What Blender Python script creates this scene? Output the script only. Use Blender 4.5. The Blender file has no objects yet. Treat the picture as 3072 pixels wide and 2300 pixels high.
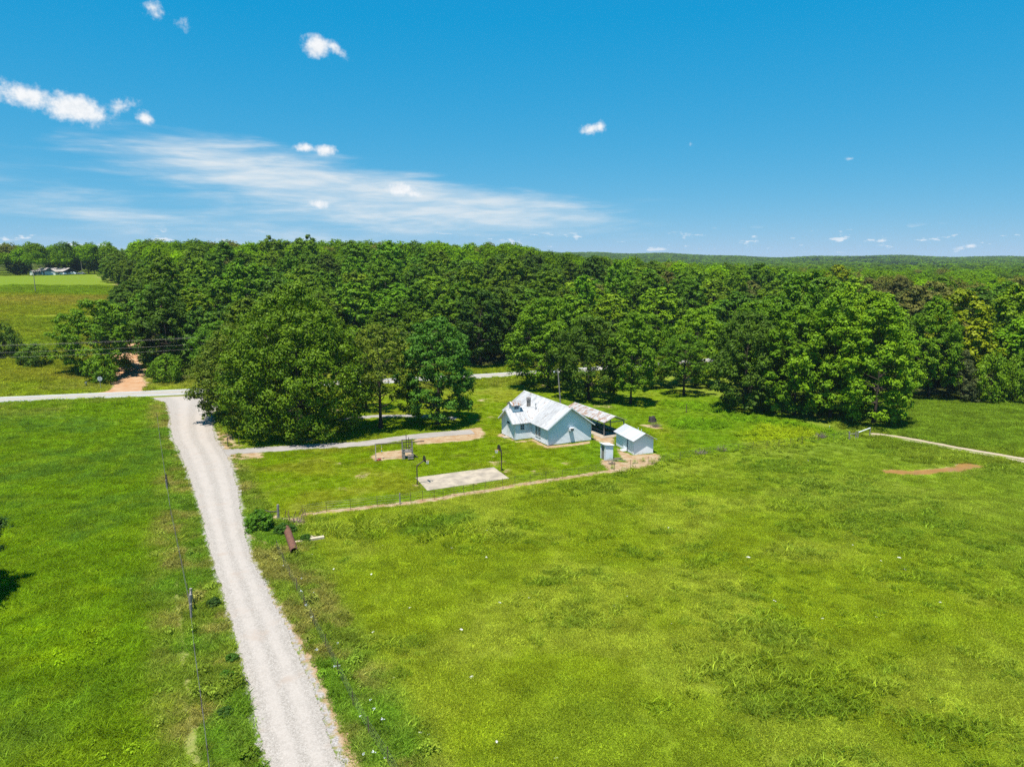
import bpy, math, random
import numpy as np
from mathutils import Vector, Matrix

# ------------------------------------------------------------------ camera, sky, sun, exposure
scene = bpy.context.scene
COL = scene.collection
CAM_H, PITCH, FPX = 28.0, math.radians(9.85), 711.0
cam_d = bpy.data.cameras.new('camera')
cam_d.sensor_fit = 'HORIZONTAL'; cam_d.sensor_width = 36.0
cam_d.lens = 36.0 * FPX / 1024.0
cam_d.clip_start = 0.5; cam_d.clip_end = 30000
cam = bpy.data.objects.new('camera', cam_d); COL.objects.link(cam)
cam.location = (0, 0, CAM_H); cam.rotation_euler = (math.pi/2 - PITCH, 0, 0)
scene.camera = cam

SUN_S = (0.13, 0.29)                       # shadow offset per metre of height
SUN_EL = math.atan2(1.0, math.hypot(*SUN_S))
SUN_AZ = math.atan2(-SUN_S[0], -SUN_S[1])
sun_d = bpy.data.lights.new('sun', 'SUN'); sun_d.energy = 5.0; sun_d.angle = math.radians(0.53)
sun_d.color = (1.0, 0.955, 0.88)
sun = bpy.data.objects.new('sun', sun_d); COL.objects.link(sun)
sun.rotation_euler = Vector((SUN_S[0], SUN_S[1], -1)).to_track_quat('-Z', 'Y').to_euler()
sun.location = (0, 0, 200)

scene.view_settings.view_transform = 'Standard'
scene.view_settings.look = 'None'
scene.view_settings.exposure = 0.68
scene.view_settings.gamma = 1.0
scene.view_settings.use_curve_mapping = False
scene.cycles.max_bounces = 4
scene.cycles.diffuse_bounces = 1
scene.cycles.glossy_bounces = 2
scene.cycles.transmission_bounces = 3
scene.cycles.transparent_max_bounces = 6
scene.cycles.volume_bounces = 0
scene.cycles.use_denoising = False           # fine leaf and grass detail survives better without it
scene.cycles.sample_clamp_indirect = 3.0

class NT:
    """small helper for building node trees"""
    def __init__(s, tree): s.t = tree; s.n = tree.nodes; s.l = tree.links
    def node(s, typ, ins=None, **props):
        n = s.n.new(typ)
        for k, v in props.items(): setattr(n, k, v)
        for k, v in (ins or {}).items():
            if hasattr(v, 'is_output') or isinstance(v, bpy.types.NodeSocket): s.l.new(v, n.inputs[k])
            else: n.inputs[k].default_value = v
        return n
    def m(s, op, a, b=0.0, c=0.0, clamp=False):
        n = s.node('ShaderNodeMath', {0: a, 1: b, 2: c}, operation=op); n.use_clamp = clamp
        return n.outputs[0]
    def mix(s, f, a, b, blend='MIX'):
        n = s.n.new('ShaderNodeMix'); n.data_type = 'RGBA'; n.blend_type = blend
        for i, v in ((0, f), (6, a), (7, b)):
            if isinstance(v, bpy.types.NodeSocket): s.l.new(v, n.inputs[i])
            else:
                if i and len(v) == 3: v = (*v, 1)
                n.inputs[i].default_value = v
        return n.outputs[2]
    def noise(s, vec, scale, detail=3, rough=0.55, dist=0.0, out=0):
        n = s.node('ShaderNodeTexNoise', {'Scale': scale, 'Detail': detail, 'Roughness': rough, 'Distortion': dist})
        if vec is not None: s.l.new(vec, n.inputs['Vector'])
        return n.outputs[out]
    def ramp(s, f, lo, hi):
        n = s.node('ShaderNodeMapRange', {0: f, 1: lo, 2: hi, 3: 0.0, 4: 1.0}); n.interpolation_type = 'SMOOTHSTEP'
        return n.outputs[0]

# world: clear June sky, thin cirrus veil and a few fair-weather cumulus, all placed by direction
world = bpy.data.worlds.new('World'); scene.world = world; world.use_nodes = True
world.cycles.sampling_method = 'NONE'        # the sky is nearly even: plain sampling is enough
w = NT(world.node_tree); w.n.clear()
sky = w.node('ShaderNodeTexSky', sky_type='NISHITA')
sky.sun_disc = False; sky.sun_elevation = SUN_EL; sky.sun_rotation = SUN_AZ % (2*math.pi)
sky.altitude = 100; sky.air_density = 0.7; sky.dust_density = 0.0; sky.ozone_density = 6.0
geo = w.node('ShaderNodeTexCoord')
vn = w.node('ShaderNodeVectorMath', {0: geo.outputs['Generated']}, operation='NORMALIZE').outputs[0]
sx = w.node('ShaderNodeSeparateXYZ', {0: vn})
AZ = w.m('ARCTAN2', sx.outputs[0], sx.outputs[1]); EL = w.m('ARCSINE', sx.outputs[2])
uv = w.node('ShaderNodeCombineXYZ', {0: AZ, 1: EL}).outputs[0]
n_puff = w.noise(uv, 42, 5, 0.6)
n_fine = w.noise(uv, 130, 4, 0.6)
stv = w.node('ShaderNodeMapping', {'Vector': uv, 'Rotation': (0, 0, math.radians(6)), 'Scale': (4.0, 34.0, 1)}).outputs[0]
n_str = w.noise(stv, 1.0, 5, 0.62, 0.4)
stv2 = w.node('ShaderNodeMapping', {'Vector': uv, 'Rotation': (0, 0, math.radians(-4)), 'Scale': (9.0, 60.0, 1)}).outputs[0]
n_str2 = w.noise(stv2, 1.0, 4, 0.6, 0.2)
def ell(u0, v0, a, b, rot=0.0, k=1.0):
    mp = w.node('ShaderNodeMapping', {'Vector': uv, 'Location': (u0, v0, 0), 'Rotation': (0, 0, rot), 'Scale': (a, b, 1)}, vector_type='TEXTURE')
    ln = w.node('ShaderNodeVectorMath', {0: mp.outputs[0]}, operation='LENGTH').outputs['Value']
    return w.m('MULTIPLY_ADD', ln, -k, k)
# cirrus
veil = None
for (u0, v0, a, b, rot, k) in [(-.30, .105, .30, .055, -.16, 1.0), (-.12, .085, .26, .034, -.10, 1.25), (-.36, .128, .20, .035, -.05, .7),
                               (-.55, .070, .42, .095, 0, .55), (-.10, .050, .46, .048, 0, .95), (-.05, .075, .24, .030, -.08, .7)]:
    e = w.m('MAXIMUM', ell(u0, v0, a, b, rot, k), 0.0)
    veil = e if veil is None else w.m('ADD', veil, e)
cir = w.m('MULTIPLY', w.ramp(w.m('ADD', w.m('MULTIPLY', veil, 1.0), w.m('MULTIPLY_ADD', n_str, 2.4, w.m('MULTIPLY_ADD', n_str2, .9, -1.75))), 0.05, 1.5),
          w.m('MINIMUM', w.m('MULTIPLY', veil, 3.0), 1.0))
cir = w.m('MULTIPLY', cir, w.m('MULTIPLY_ADD', w.ramp(n_str2, .3, .72), .58, .42))
# cumulus
puff = None
for (u0, v0, a, b, rot, k) in [(-.437, .283, .022, .016, -.4, .75), (-.410, .273, .018, .016, -.6, .55), (-.252, .262, .030, .021, -.1, 1.25), (-.232, .262, .032, .012, -.55, .95),
                               (-.575, .178, .060, .021, -.12, 1.2), (-.530, .170, .055, .024, -.12, 1.4), (-.488, .175, .045, .015, .35, .7), (-.457, .167, .016, .013, -.3, 1.2),
                               (-.274, .143, .019, .010, 0, 1.25), (-.247, .141, .024, .012, 0, 1.25), (.106, .170, .022, .011, .1, 1.25), (.118, .173, .012, .012, .5, 1.1),
                               (-.150, .093, .032, .013, -.05, 1.3), (-.135, .088, .028, .008, -.2, 1.1), (-.258, .072, .022, .009, -.1, 1.15),
                               (.205, .157, .018, .007, 0, .55), (.236, .148, .009, .007, 0, .5), (.430, .122, .018, .005, 0, .5), (.565, .016, .014, .004, 0, .9),
                               (-.10, .020, .02, .004, 0, .9)]:
    e = ell(u0, v0, a, b, rot, k)
    puff = w.m('MAXIMUM', e, 0.0) if puff is None else w.m('MAXIMUM', puff, e)
pm = w.ramp(w.m('ADD', puff, w.m('MULTIPLY_ADD', n_puff, 1.15, w.m('MULTIPLY_ADD', n_fine, .85, -1.10))), 0.16, 1.0)
pm = w.m('MULTIPLY', pm, w.m('MINIMUM', w.m('MULTIPLY', puff, 4.0), 1.0))
# small far cumulus strung along the horizon, all round
hv = w.node('ShaderNodeMapping', {'Vector': uv, 'Scale': (26.0, 110.0, 1), 'Location': (3.3, 1.7, 0)}).outputs[0]
n_h = w.noise(hv, 1.0, 4, 0.55)
band = w.m('MULTIPLY', w.ramp(EL, 0.004, 0.014), w.m('SUBTRACT', 1.0, w.ramp(EL, 0.026, 0.046)))
hm = w.m('MULTIPLY', w.ramp(w.m('ADD', n_h, w.m('MULTIPLY_ADD', n_fine, .25, -.125)), 0.60, 0.70), band)
mask = w.m('MAXIMUM', pm, w.m('MULTIPLY', hm, 0.75))
sep = w.node('ShaderNodeSeparateColor', {0: sky.outputs[0]})
blue = w.node('ShaderNodeCombineColor', {0: w.m('MAXIMUM', w.m('MULTIPLY_ADD', sep.outputs[0], .40, -.36), .03),
              1: w.m('MULTIPLY', w.m('POWER', sep.outputs[1], .414), 1.40), 2: w.m('MULTIPLY', w.m('POWER', sep.outputs[2], .2), 2.85)}).outputs[0]
c1 = w.mix(cir, blue, (4.2, 4.6, 4.85))
c2 = w.mix(mask, c1, w.mix(w.ramp(n_fine, .3, .7), (4.7, 4.9, 5.1), (5.3, 5.4, 5.5)))
bg = w.node('ShaderNodeBackground', {'Color': c2, 'Strength': 0.112})
w.l.new(bg.outputs[0], w.node('ShaderNodeOutputWorld').inputs[0])

# ------------------------------------------------------------------ terrain shape and picture-to-ground helper
HW = np.array([(-600., 45.), (-300., 100.), (-160., 127.), (-104., 141.6), (-72.7, 149.8), (-10., 170.5), (20., 182.), (39., 191.), (120., 228.), (250., 290.), (600., 430.)])
def hw_y(x): return np.interp(x, HW[:, 0], HW[:, 1])
_rs = np.random.RandomState(7)
_grid = _rs.rand(256, 256)
def vnoise(x, y, s, seed=0):
    x = np.asarray(x, float)/s + 37.3*seed + 1000; y = np.asarray(y, float)/s + 91.7*seed + 1000
    ix = np.floor(x).astype(int); iy = np.floor(y).astype(int); fx = x-ix; fy = y-iy
    fx = fx*fx*(3-2*fx); fy = fy*fy*(3-2*fy)
    g = lambda a, b: _grid[a % 256, b % 256]
    return (g(ix, iy)*(1-fx)+g(ix+1, iy)*fx)*(1-fy)+(g(ix, iy+1)*(1-fx)+g(ix+1, iy+1)*fx)*fy
def fbm(x, y, s, seed=0, o=3):
    r = 0; a = 1; t = 0
    for i in range(o): r = r+a*vnoise(x, y, s/2**i, seed+i*5); t += a; a *= .55
    return r/t
def sstep(a, b, x):
    t = np.clip((np.asarray(x, float)-a)/(b-a), 0, 1); return t*t*(3-2*t)
def hgt(x, y):
    x = np.asarray(x, float); y = np.asarray(y, float)
    sl = np.interp(x, [-40, 0, 25, 80, 150, 260], [.1, .098, .078, .05, .028, .012])
    d = y-hw_y(np.clip(x, -250, 300))-8
    dd = np.where(d > 0, np.sqrt(d*d+100)-10, 0)
    rise = sl*np.minimum(dd, 1e9)
    top = sl*225
    rise = top*(1-np.exp(-np.minimum(rise/np.maximum(top, 1e-6), 12)**1.6*1.15))**(1/1.6)
    az = np.arctan2(x, np.maximum(y, 1)); r = np.hypot(x, y)
    fade = 1-sstep(380, 700, r)*np.interp(x, [-150, 0, 60], [.2, .6, 1.])
    ridge_h = np.interp(az, [-.7, -.2, .08, .35, .62, .9], [24, 30, 38, 27, 13, 10])+3*np.sin(az*13)+3*np.sin(az*29+1)+2*np.sin(az*67)
    ridge = ridge_h*sstep(1500, 3300, r)+(fbm(x, y, 700, 3, 4)-.5)*20*sstep(900, 2600, r)
    rough = (fbm(x, y, 14, 11)-.5)*.22*sstep(120, 180, y)+(fbm(x, y, 60, 13)-.5)*2.0*sstep(230, 500, r)
    return rise*fade+np.maximum(ridge, -4)+rough
def hz(x, y): return float(hgt(np.array([x]), np.array([y]))[0])
FW = np.array([0, math.cos(PITCH), -math.sin(PITCH)]); UPV = np.array([0, math.sin(PITCH), math.cos(PITCH)])
def at(px, py, z=None):
    """ground point (or point at height z above datum) seen at picture position px,py (1024 wide)"""
    d = FW*FPX+np.array([px-512., 0, 0])-(py-383.)*UPV
    if z is not None:
        t = (z-CAM_H)/d[2]; return Vector((d[0]*t, d[1]*t, z))
    d = d/np.linalg.norm(d); ts = np.concatenate([np.arange(20, 600, .25), np.arange(600, 6000, 5)])
    X = d[0]*ts; Y = d[1]*ts; Z = CAM_H+d[2]*ts; g = hgt(X, Y)
    i = int(np.argmax(Z < g)) if (Z < g).any() else len(ts)-1
    return Vector((X[i], Y[i], g[i]))
def S(x, y): return at(x/3., y/3.)          # photograph pixels (3072 wide)
def xy(v): return (v[0], v[1])

# ------------------------------------------------------------------ building helpers
class MB:
    def __init__(s): s.v = []; s.f = []
    def quad(s, *p):
        i = len(s.v); s.v += [tuple(q) for q in p]; s.f.append(tuple(range(i, i+len(p))))
    def box(s, x0, x1, y0, y1, z0, z1, R=None):
        p = [(x, y, z) for z in (z0, z1) for y in (y0, y1) for x in (x0, x1)]
        if R is not None: p = [tuple(R @ Vector(q)) for q in p]
        i = len(s.v); s.v += p
        s.f += [tuple(i+k for k in f) for f in ((0, 2, 3, 1), (4, 5, 7, 6), (0, 1, 5, 4), (2, 6, 7, 3), (0, 4, 6, 2), (1, 3, 7, 5))]
    def tube(s, pts, rad, k=6, cap=True):
        pts = [Vector(p) for p in pts]; n = len(pts)
        if not hasattr(rad, '__len__'): rad = [rad]*n
        rings = []
        for j, p in enumerate(pts):
            t = (pts[min(j+1, n-1)]-pts[max(j-1, 0)]).normalized()
            a = t.orthogonal().normalized() if abs(t.z) > .9 else t.cross(Vector((0, 0, 1))).normalized()
            b = t.cross(a)
            i = len(s.v)
            for q in range(k):
                c = 2*math.pi*q/k
                s.v.append(tuple(p+(a*math.cos(c)+b*math.sin(c))*rad[j]))
            rings.append(i)
        for j in range(n-1):
            for q in range(k):
                s.f.append((rings[j]+q, rings[j]+(q+1) % k, rings[j+1]+(q+1) % k, rings[j+1]+q))
        if cap:
            s.f.append(tuple(rings[0]+q for q in reversed(range(k)))); s.f.append(tuple(rings[-1]+q for q in range(k)))
    def prism(s, poly, axis, a, b):
        """extrude 2-D polygon along axis 'x','y','z' from a to b"""
        f = {'x': lambda p, t: (t, p[0], p[1]), 'y': lambda p, t: (p[0], t, p[1]), 'z': lambda p, t: (p[0], p[1], t)}[axis]
        n = len(poly); i = len(s.v)
        s.v += [f(p, a) for p in poly]+[f(p, b) for p in poly]
        s.f.append(tuple(i+k for k in range(n))); s.f.append(tuple(i+n+k for k in reversed(range(n))))
        for k in range(n): s.f.append((i+k, i+(k+1) % n, i+n+(k+1) % n, i+n+k))
    def mesh(s, name):
        me = bpy.data.meshes.new(name); me.from_pydata(s.v, [], s.f); me.update(); return me
    def build(s, name, mat, parent=None, loc=None, smooth=False):
        return link(name, s.mesh(name), mat, parent, loc, smooth)
def link(name, me, mat, parent=None, loc=None, smooth=False):
    if mat is not None and not me.materials: me.materials.append(mat)
    if smooth: me.polygons.foreach_set('use_smooth', np.ones(len(me.polygons), bool))
    o = bpy.data.objects.new(name, me); COL.objects.link(o)
    if parent is not None: o.parent = parent
    if loc is not None: o.location = loc
    return o
def empty(name, loc, rz=0.0):
    o = bpy.data.objects.new(name, None); COL.objects.link(o); o.location = loc; o.rotation_euler = (0, 0, rz); o.empty_display_size = .3
    return o
def tag(o, label, cat, group=None):
    o['label'] = label; o['category'] = cat
    if group: o['group'] = group
    return o
def np_mesh(name, V, F, mat=None, attrs=None, smooth=False):
    """V (n,3) array; F (m,k) int array of equal-size faces"""
    me = bpy.data.meshes.new(name); n, m, k = len(V), len(F), F.shape[1]
    me.vertices.add(n); me.vertices.foreach_set('co', np.ascontiguousarray(V, dtype=np.float32).ravel())
    me.loops.add(m*k); me.loops.foreach_set('vertex_index', np.ascontiguousarray(F, dtype=np.int32).ravel())
    me.polygons.add(m); me.polygons.foreach_set('loop_start', np.arange(m, dtype=np.int32)*k)
    for an, (typ, arr) in (attrs or {}).items():
        a = me.attributes.new(an, typ, 'POINT')
        a.data.foreach_set('color' if typ == 'FLOAT_COLOR' else 'value', np.ascontiguousarray(arr, dtype=np.float32).ravel())
    me.update(calc_edges=True)
    if mat is not None: me.materials.append(mat)
    if smooth: me.polygons.foreach_set('use_smooth', np.ones(m, bool))
    return me

# ------------------------------------------------------------------ materials
def material(name, rough=0.8, spec=0.3):
    m = bpy.data.materials.new(name); m.use_nodes = True; t = NT(m.node_tree)
    b = t.n['Principled BSDF']; b.inputs['Roughness'].default_value = rough; b.inputs['Specular IOR Level'].default_value = spec
    return m, t, b
def attr(t, name, typ='GEOMETRY', out='Color'):
    return t.node('ShaderNodeAttribute', attribute_name=name, attribute_type=typ).outputs[out]
def pos(t): return t.node('ShaderNodeNewGeometry').outputs['Position']
def objco(t): return t.node('ShaderNodeTexCoord').outputs['Object']
def bump(t, b, h, strength=.4, dist=.02):
    n = t.node('ShaderNodeBump', {'Height': h, 'Strength': strength, 'Distance': dist}); t.l.new(n.outputs[0], b.inputs['Normal'])
def simple(name, col, col2=None, scale=3.0, rough=.8, spec=.3, metal=0.0, detail=4, bumps=0.0):
    m, t, b = material(name, rough, spec)
    c2 = col2 or tuple(c*.75 for c in col)
    f = t.ramp(t.noise(objco(t), scale, detail, .6), .3, .7)
    t.l.new(t.mix(f, col, c2), b.inputs['Base Color']); b.inputs['Metallic'].default_value = metal
    if bumps: bump(t, b, t.noise(objco(t), scale*4, 3), bumps)
    return m

def mk_ground():
    m, t, b = material('ground_soil_and_grass', .95, .05)
    p = pos(t)
    base = attr(t, 'col')
    n1 = t.noise(p, 3.2, 5, .65); n2 = t.noise(p, .55, 4, .6); n3 = t.noise(p, 11, 3, .6)
    k = t.m('MULTIPLY_ADD', n1, 1.0, t.m('MULTIPLY_ADD', n2, .5, t.m('MULTIPLY', n3, .45)))
    g = t.mix(t.ramp(k, .55, 1.35), (.80, .82, .76), (1.18, 1.16, 1.18))
    gc = t.mix(1.0, base, g, 'MULTIPLY')
    dn = t.noise(p, 1.4, 5, .7)
    soil = t.mix(t.ramp(t.noise(p, .9, 4, .6), .35, .65), (.33, .205, .105), (.42, .32, .20))
    soil = t.mix(t.ramp(n3, .45, .75), soil, (.22, .14, .08))
    df = t.ramp(t.m('ADD', attr(t, 'dirt', out='Fac'), t.m('MULTIPLY_ADD', dn, 1.1, -.55)), .32, .62)
    c = t.mix(df, gc, soil)
    vo = t.node('ShaderNodeTexVoronoi', {'Vector': p, 'Scale': 14.0}).outputs['Color']
    grav = t.mix(t.node('ShaderNodeSeparateXYZ', {0: vo}).outputs[0], (.24, .21, .19), (.42, .385, .355))
    gf = t.ramp(t.m('ADD', attr(t, 'gravel', out='Fac'), t.m('MULTIPLY_ADD', dn, 1.2, -.6)), .35, .6)
    c = t.mix(gf, c, grav)
    t.l.new(c, b.inputs['Base Color'])
    bump(t, b, t.m('MULTIPLY_ADD', n1, .6, n3), .7, .12)
    return m
def mk_leaf():
    m = bpy.data.materials.new('leaves'); m.use_nodes = True; t = NT(m.node_tree); t.n.clear()
    oi = t.node('ShaderNodeObjectInfo')
    lf = attr(t, 'leaf', out='Fac')
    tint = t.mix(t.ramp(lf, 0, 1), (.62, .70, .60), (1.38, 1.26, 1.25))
    c = t.mix(1.0, oi.outputs['Color'], tint, 'MULTIPLY')
    d = t.node('ShaderNodeBsdfPrincipled', {'Base Color': c, 'Roughness': .5, 'Specular IOR Level': .10})
    tr = t.node('ShaderNodeBsdfTranslucent', {'Color': t.mix(1.0, c, (1.5, 1.55, .6), 'MULTIPLY')})
    mx = t.node('ShaderNodeMixShader', {0: .14, 1: d.outputs[0], 2: tr.outputs[0]})
    t.l.new(mx.outputs[0], t.node('ShaderNodeOutputMaterial').inputs[0])
    return m
def mk_tuft(name, var=.35):
    m = bpy.data.materials.new(name); m.use_nodes = True; t = NT(m.node_tree); t.n.clear()
    base = attr(t, 'tint', 'INSTANCER'); lf = attr(t, 'leaf', out='Fac')
    c = t.mix(1.0, base, t.mix(lf, (1-var,)*3, (1+var*1.3, 1+var*1.2, 1+var)), 'MULTIPLY')
    d = t.node('ShaderNodeBsdfDiffuse', {'Color': c})
    tr = t.node('ShaderNodeBsdfTranslucent', {'Color': t.mix(1.0, c, (1.15, 1.15, .7), 'MULTIPLY')})
    mx = t.node('ShaderNodeMixShader', {0: .38, 1: d.outputs[0], 2: tr.outputs[0]})
    t.l.new(mx.outputs[0], t.node('ShaderNodeOutputMaterial').inputs[0])
    return m
def mk_gravel():
    m, t, b = material('pale_crushed_gravel', .95, .1)
    p = pos(t); ac = attr(t, 'across', out='Fac')
    vo = t.node('ShaderNodeTexVoronoi', {'Vector': p, 'Scale': 12.0}); vo2 = t.node('ShaderNodeTexVoronoi', {'Vector': p, 'Scale': 19.0})
    s1 = t.node('ShaderNodeSeparateXYZ', {0: vo.outputs['Color']}).outputs[0]; s2 = t.node('ShaderNodeSeparateXYZ', {0: vo2.outputs['Color']}).outputs[1]
    st = t.mix(t.m('MULTIPLY_ADD', s1, .55, t.m('MULTIPLY', s2, .45)), (.22, .19, .16), (.42, .375, .33))
    fines = t.mix(t.noise(p, 2.5, 4), (.37, .32, .275), (.43, .38, .335))
    wob = t.m('MULTIPLY_ADD', t.noise(p, .25, 2), .08, t.m('ADD', ac, -.04))
    def rut(c, wd): return t.m('SUBTRACT', 1.0, t.ramp(t.m('ABSOLUTE', t.m('SUBTRACT', wob, c)), wd*.25, wd))
    tr = t.m('MAXIMUM', rut(.33, .16), rut(.70, .16))
    tr = t.m('MULTIPLY', tr, t.m('MULTIPLY_ADD', t.ramp(t.noise(p, .7, 4, .65), .25, .6), .4, .35))
    c = t.mix(t.m('MULTIPLY', tr, .85), st, fines)
    c = t.mix(t.ramp(t.noise(p, .35, 4, .6), .55, .8), c, (.33, .265, .215))
    t.l.new(c, b.inputs['Base Color'])
    bump(t, b, t.m('MULTIPLY', s1, t.m('SUBTRACT', 1.0, tr)), .5, .04)
    edge = t.m('MULTIPLY', t.m('SUBTRACT', .5, t.m('ABSOLUTE', t.m('SUBTRACT', ac, .5))), 2.0)
    al = t.ramp(t.m('ADD', t.m('MULTIPLY', edge, 6.0), t.m('MULTIPLY_ADD', t.noise(p, 1.3, 5, .7), 2.2, -1.1)), .30, .5)
    t.l.new(al, b.inputs['Alpha'])
    return m
def mk_strip(name, cols, edge_k=6.0, marks=None, pscale=8.0, ragged=True):
    m, t, b = material(name, .9, .15)
    p = pos(t); ac = attr(t, 'across', out='Fac')
    c = t.mix(t.ramp(t.noise(p, .5, 5, .65), .3, .7), cols[0], cols[1])
    c = t.mix(t.m('MULTIPLY', t.ramp(t.noise(p, pscale, 3, .6), .45, .75), .5), c, cols[2])
    if marks == 'ruts':
        f = t.ramp(t.m('ABSOLUTE', t.m('SUBTRACT', t.m('MULTIPLY_ADD', t.noise(p, .3, 2), .1, ac), .55)), .04, .16)
        al2 = f
    t.l.new(c, b.inputs['Base Color'])
    bump(t, b, t.noise(p, pscale, 3), .3, .03)
    if ragged:
        edge = t.m('MULTIPLY', t.m('SUBTRACT', .5, t.m('ABSOLUTE', t.m('SUBTRACT', ac, .5))), 2.0)
        al = t.ramp(t.m('ADD', t.m('MULTIPLY', edge, edge_k), t.m('MULTIPLY_ADD', t.noise(p, 1.1, 5, .7), 2.4, -1.2)), .30, .5)
        if marks == 'ruts':
            al = t.m('MULTIPLY', al, t.ramp(t.m('ADD', f, t.m('MULTIPLY_ADD', t.noise(p, 1.7, 4, .65), .8, -.3)), .3, .55))
        t.l.new(al, b.inputs['Alpha'])
    return m
def mk_roof(name, base, grey, rust_amt, rust_col=(.20, .10, .05)):
    """painted sheet metal, weathered in streaks that run down the slope (object y is up-slope on every sheet)"""
    m, t, b = material(name, .5, .4)
    oc = objco(t); oi = t.node('ShaderNodeObjectInfo')
    off = t.node('ShaderNodeVectorMath', {0: oc, 1: t.node('ShaderNodeCombineXYZ', {0: t.m('MULTIPLY', oi.outputs['Random'], 57.0), 1: t.m('MULTIPLY', oi.outputs['Random'], 23.0)}).outputs[0]}, operation='ADD').outputs[0]
    mp = t.node('ShaderNodeMapping', {'Vector': off, 'Scale': (6.0, .7, 1)}).outputs[0]
    mp2 = t.node('ShaderNodeMapping', {'Vector': off, 'Scale': (3.2, 1.1, 1)}).outputs[0]
    c = t.mix(t.ramp(t.noise(mp, 1.0, 4, .6), .35, .7), base, grey)
    c = t.mix(1.0, c, oi.outputs['Color'], 'MULTIPLY')
    r = t.ramp(t.m('ADD', t.noise(mp2, 1.0, 5, .68), t.m('MULTIPLY_ADD', oi.outputs['Random'], .10, -.05)), .70-rust_amt, .76-rust_amt)
    c = t.mix(r, c, t.mix(t.noise(oc, 5, 3), rust_col, (.30, .19, .12)))
    t.l.new(c, b.inputs['Base Color'])
    sxn = t.node('ShaderNodeSeparateXYZ', {0: oc}).outputs[0]
    bump(t, b, t.m('SINE', t.m('MULTIPLY', sxn, 2*math.pi/.0762*.5)), .25, .02)
    return m
def mk_siding(name, col, dirt):
    m, t, b = material(name, .7, .2)
    oc = objco(t)
    mp = t.node('ShaderNodeMapping', {'Vector': oc, 'Scale': (.5, .5, 4.5)}).outputs[0]
    c = t.mix(t.ramp(t.noise(mp, 1.0, 4, .6), .45, .8), col, dirt)
    zf = t.node('ShaderNodeSeparateXYZ', {0: oc}).outputs[2]
    c = t.mix(t.m('MULTIPLY', t.ramp(t.m('ADD', t.noise(oc, 2.2, 4), t.m('MULTIPLY', zf, -.5)), .35, .62), .5), c, (.46, .36, .27))
    t.l.new(c, b.inputs['Base Color'])
    return m
M = dict(
    ground=mk_ground(), leaf=mk_leaf(), tuft=mk_tuft('grass_blades'), gravel=mk_gravel(),
    bark=simple('bark', (.085, .066, .05), (.045, .036, .03), 4, .95, .1, bumps=.5),
    dead=simple('dead_wood', (.24, .19, .15), (.13, .10, .08), 5, .95, .1),
    wood=simple('weathered_grey_wood', (.30, .27, .24), (.17, .15, .13), 5, .9, .1),
    darkwood=simple('dark_creosote_wood', (.10, .08, .065), (.055, .045, .04), 5, .9, .1),
    plank=simple('pale_plank_wood', (.56, .47, .33), (.42, .34, .23), 4, .85, .15),
    siding=mk_siding('white_lap_siding', (.80, .83, .85), (.66, .70, .73)),
    block=mk_siding('white_painted_shed_board', (.82, .84, .86), (.74, .77, .80)),
    trim=simple('white_trim_paint', (.78, .79, .79), (.62, .63, .62), 3, .6),
    roof=mk_roof('white_weathered_tin', (.52, .515, .51), (.30, .295, .29), .085),
    roof_rusty=mk_roof('rusted_white_tin', (.45, .44, .43), (.31, .30, .29), .205),
    roof_shed=mk_roof('silver_tin', (.47, .475, .48), (.37, .375, .38), -.06),
    glass=None,
    dark=simple('dark_opening', (.018, .018, .02), (.01, .01, .012), 2, .9),
    brick=simple('weathered_chimney_brick', (.27, .24, .21), (.16, .14, .125), 6, .9, bumps=.3),
    concrete=simple('pale_concrete', (.42, .35, .26), (.25, .21, .165), .7, .9, .15, detail=6),
    black=simple('black_paint', (.022, .022, .025), (.035, .03, .03), 4, .45),
    pole=simple('dark_painted_steel', (.05, .04, .036), (.09, .055, .04), 4, .5),
    orange=simple('orange_rim', (.55, .14, .03), None, 4, .5),
    net=simple('white_net', (.8, .8, .8), None, 4, .8),
    steel=simple('galvanised_steel', (.38, .40, .42), (.28, .29, .30), 3, .4, .5, .5),
    rust=simple('rusted_steel', (.115, .052, .034), (.17, .075, .045), 3, .8, .3),
    tpost=simple('rusty_post', (.15, .075, .055), (.09, .06, .05), 4, .8),
    wire=simple('fence_wire', (.22, .21, .20), (.12, .11, .10), 4, .5, .4, .4),
    stone=simple('white_limestone', (.64, .62, .58), (.48, .46, .42), 4, .9, bumps=.4),
    red=simple('red_plastic', (.34, .05, .04), (.22, .05, .04), 4, .6),
    stump=simple('charred_stump_wood', (.03, .026, .024), (.06, .05, .045), 5, .95, bumps=.6),
    slate=simple('slate_blue_siding', (.15, .18, .235), (.12, .15, .20), 2, .7),
    shingle=simple('taupe_shingles', (.36, .32, .29), (.29, .26, .24), 2, .9),
    carwhite=simple('white_car_paint', (.8, .8, .8), (.72, .73, .74), 2, .25, .5),
    cargrey=simple('grey_car_paint', (.25, .27, .30), (.2, .22, .25), 2, .25, .5),
    tyre=simple('tyre_rubber', (.02, .02, .02), None, 3, .9),
    blue=simple('blue_roof_metal', (.10, .36, .62), (.08, .30, .55), 2, .5),
    sign=simple('bare_aluminium', (.50, .52, .54), (.42, .44, .46), 3, .4, .5, .3),
    insul=simple('glazed_insulator', (.3, .3, .3), None, 4, .3),
    yellowp=simple('yellow_plastic', (.75, .55, .06), None, 4, .5),
)
gm, gt, gb = material('window_glass', .08, .6); gb.inputs['Base Color'].default_value = (.02, .028, .035, 1); M['glass'] = gm
M['asphalt'] = mk_strip('pale_asphalt', ((.30, .285, .265), (.345, .33, .31), (.27, .255, .235)), 30, pscale=10, ragged=False)
M['reddirt'] = mk_strip('orange_dirt', ((.36, .19, .09), (.42, .28, .17), (.30, .15, .07)), 6)
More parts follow.
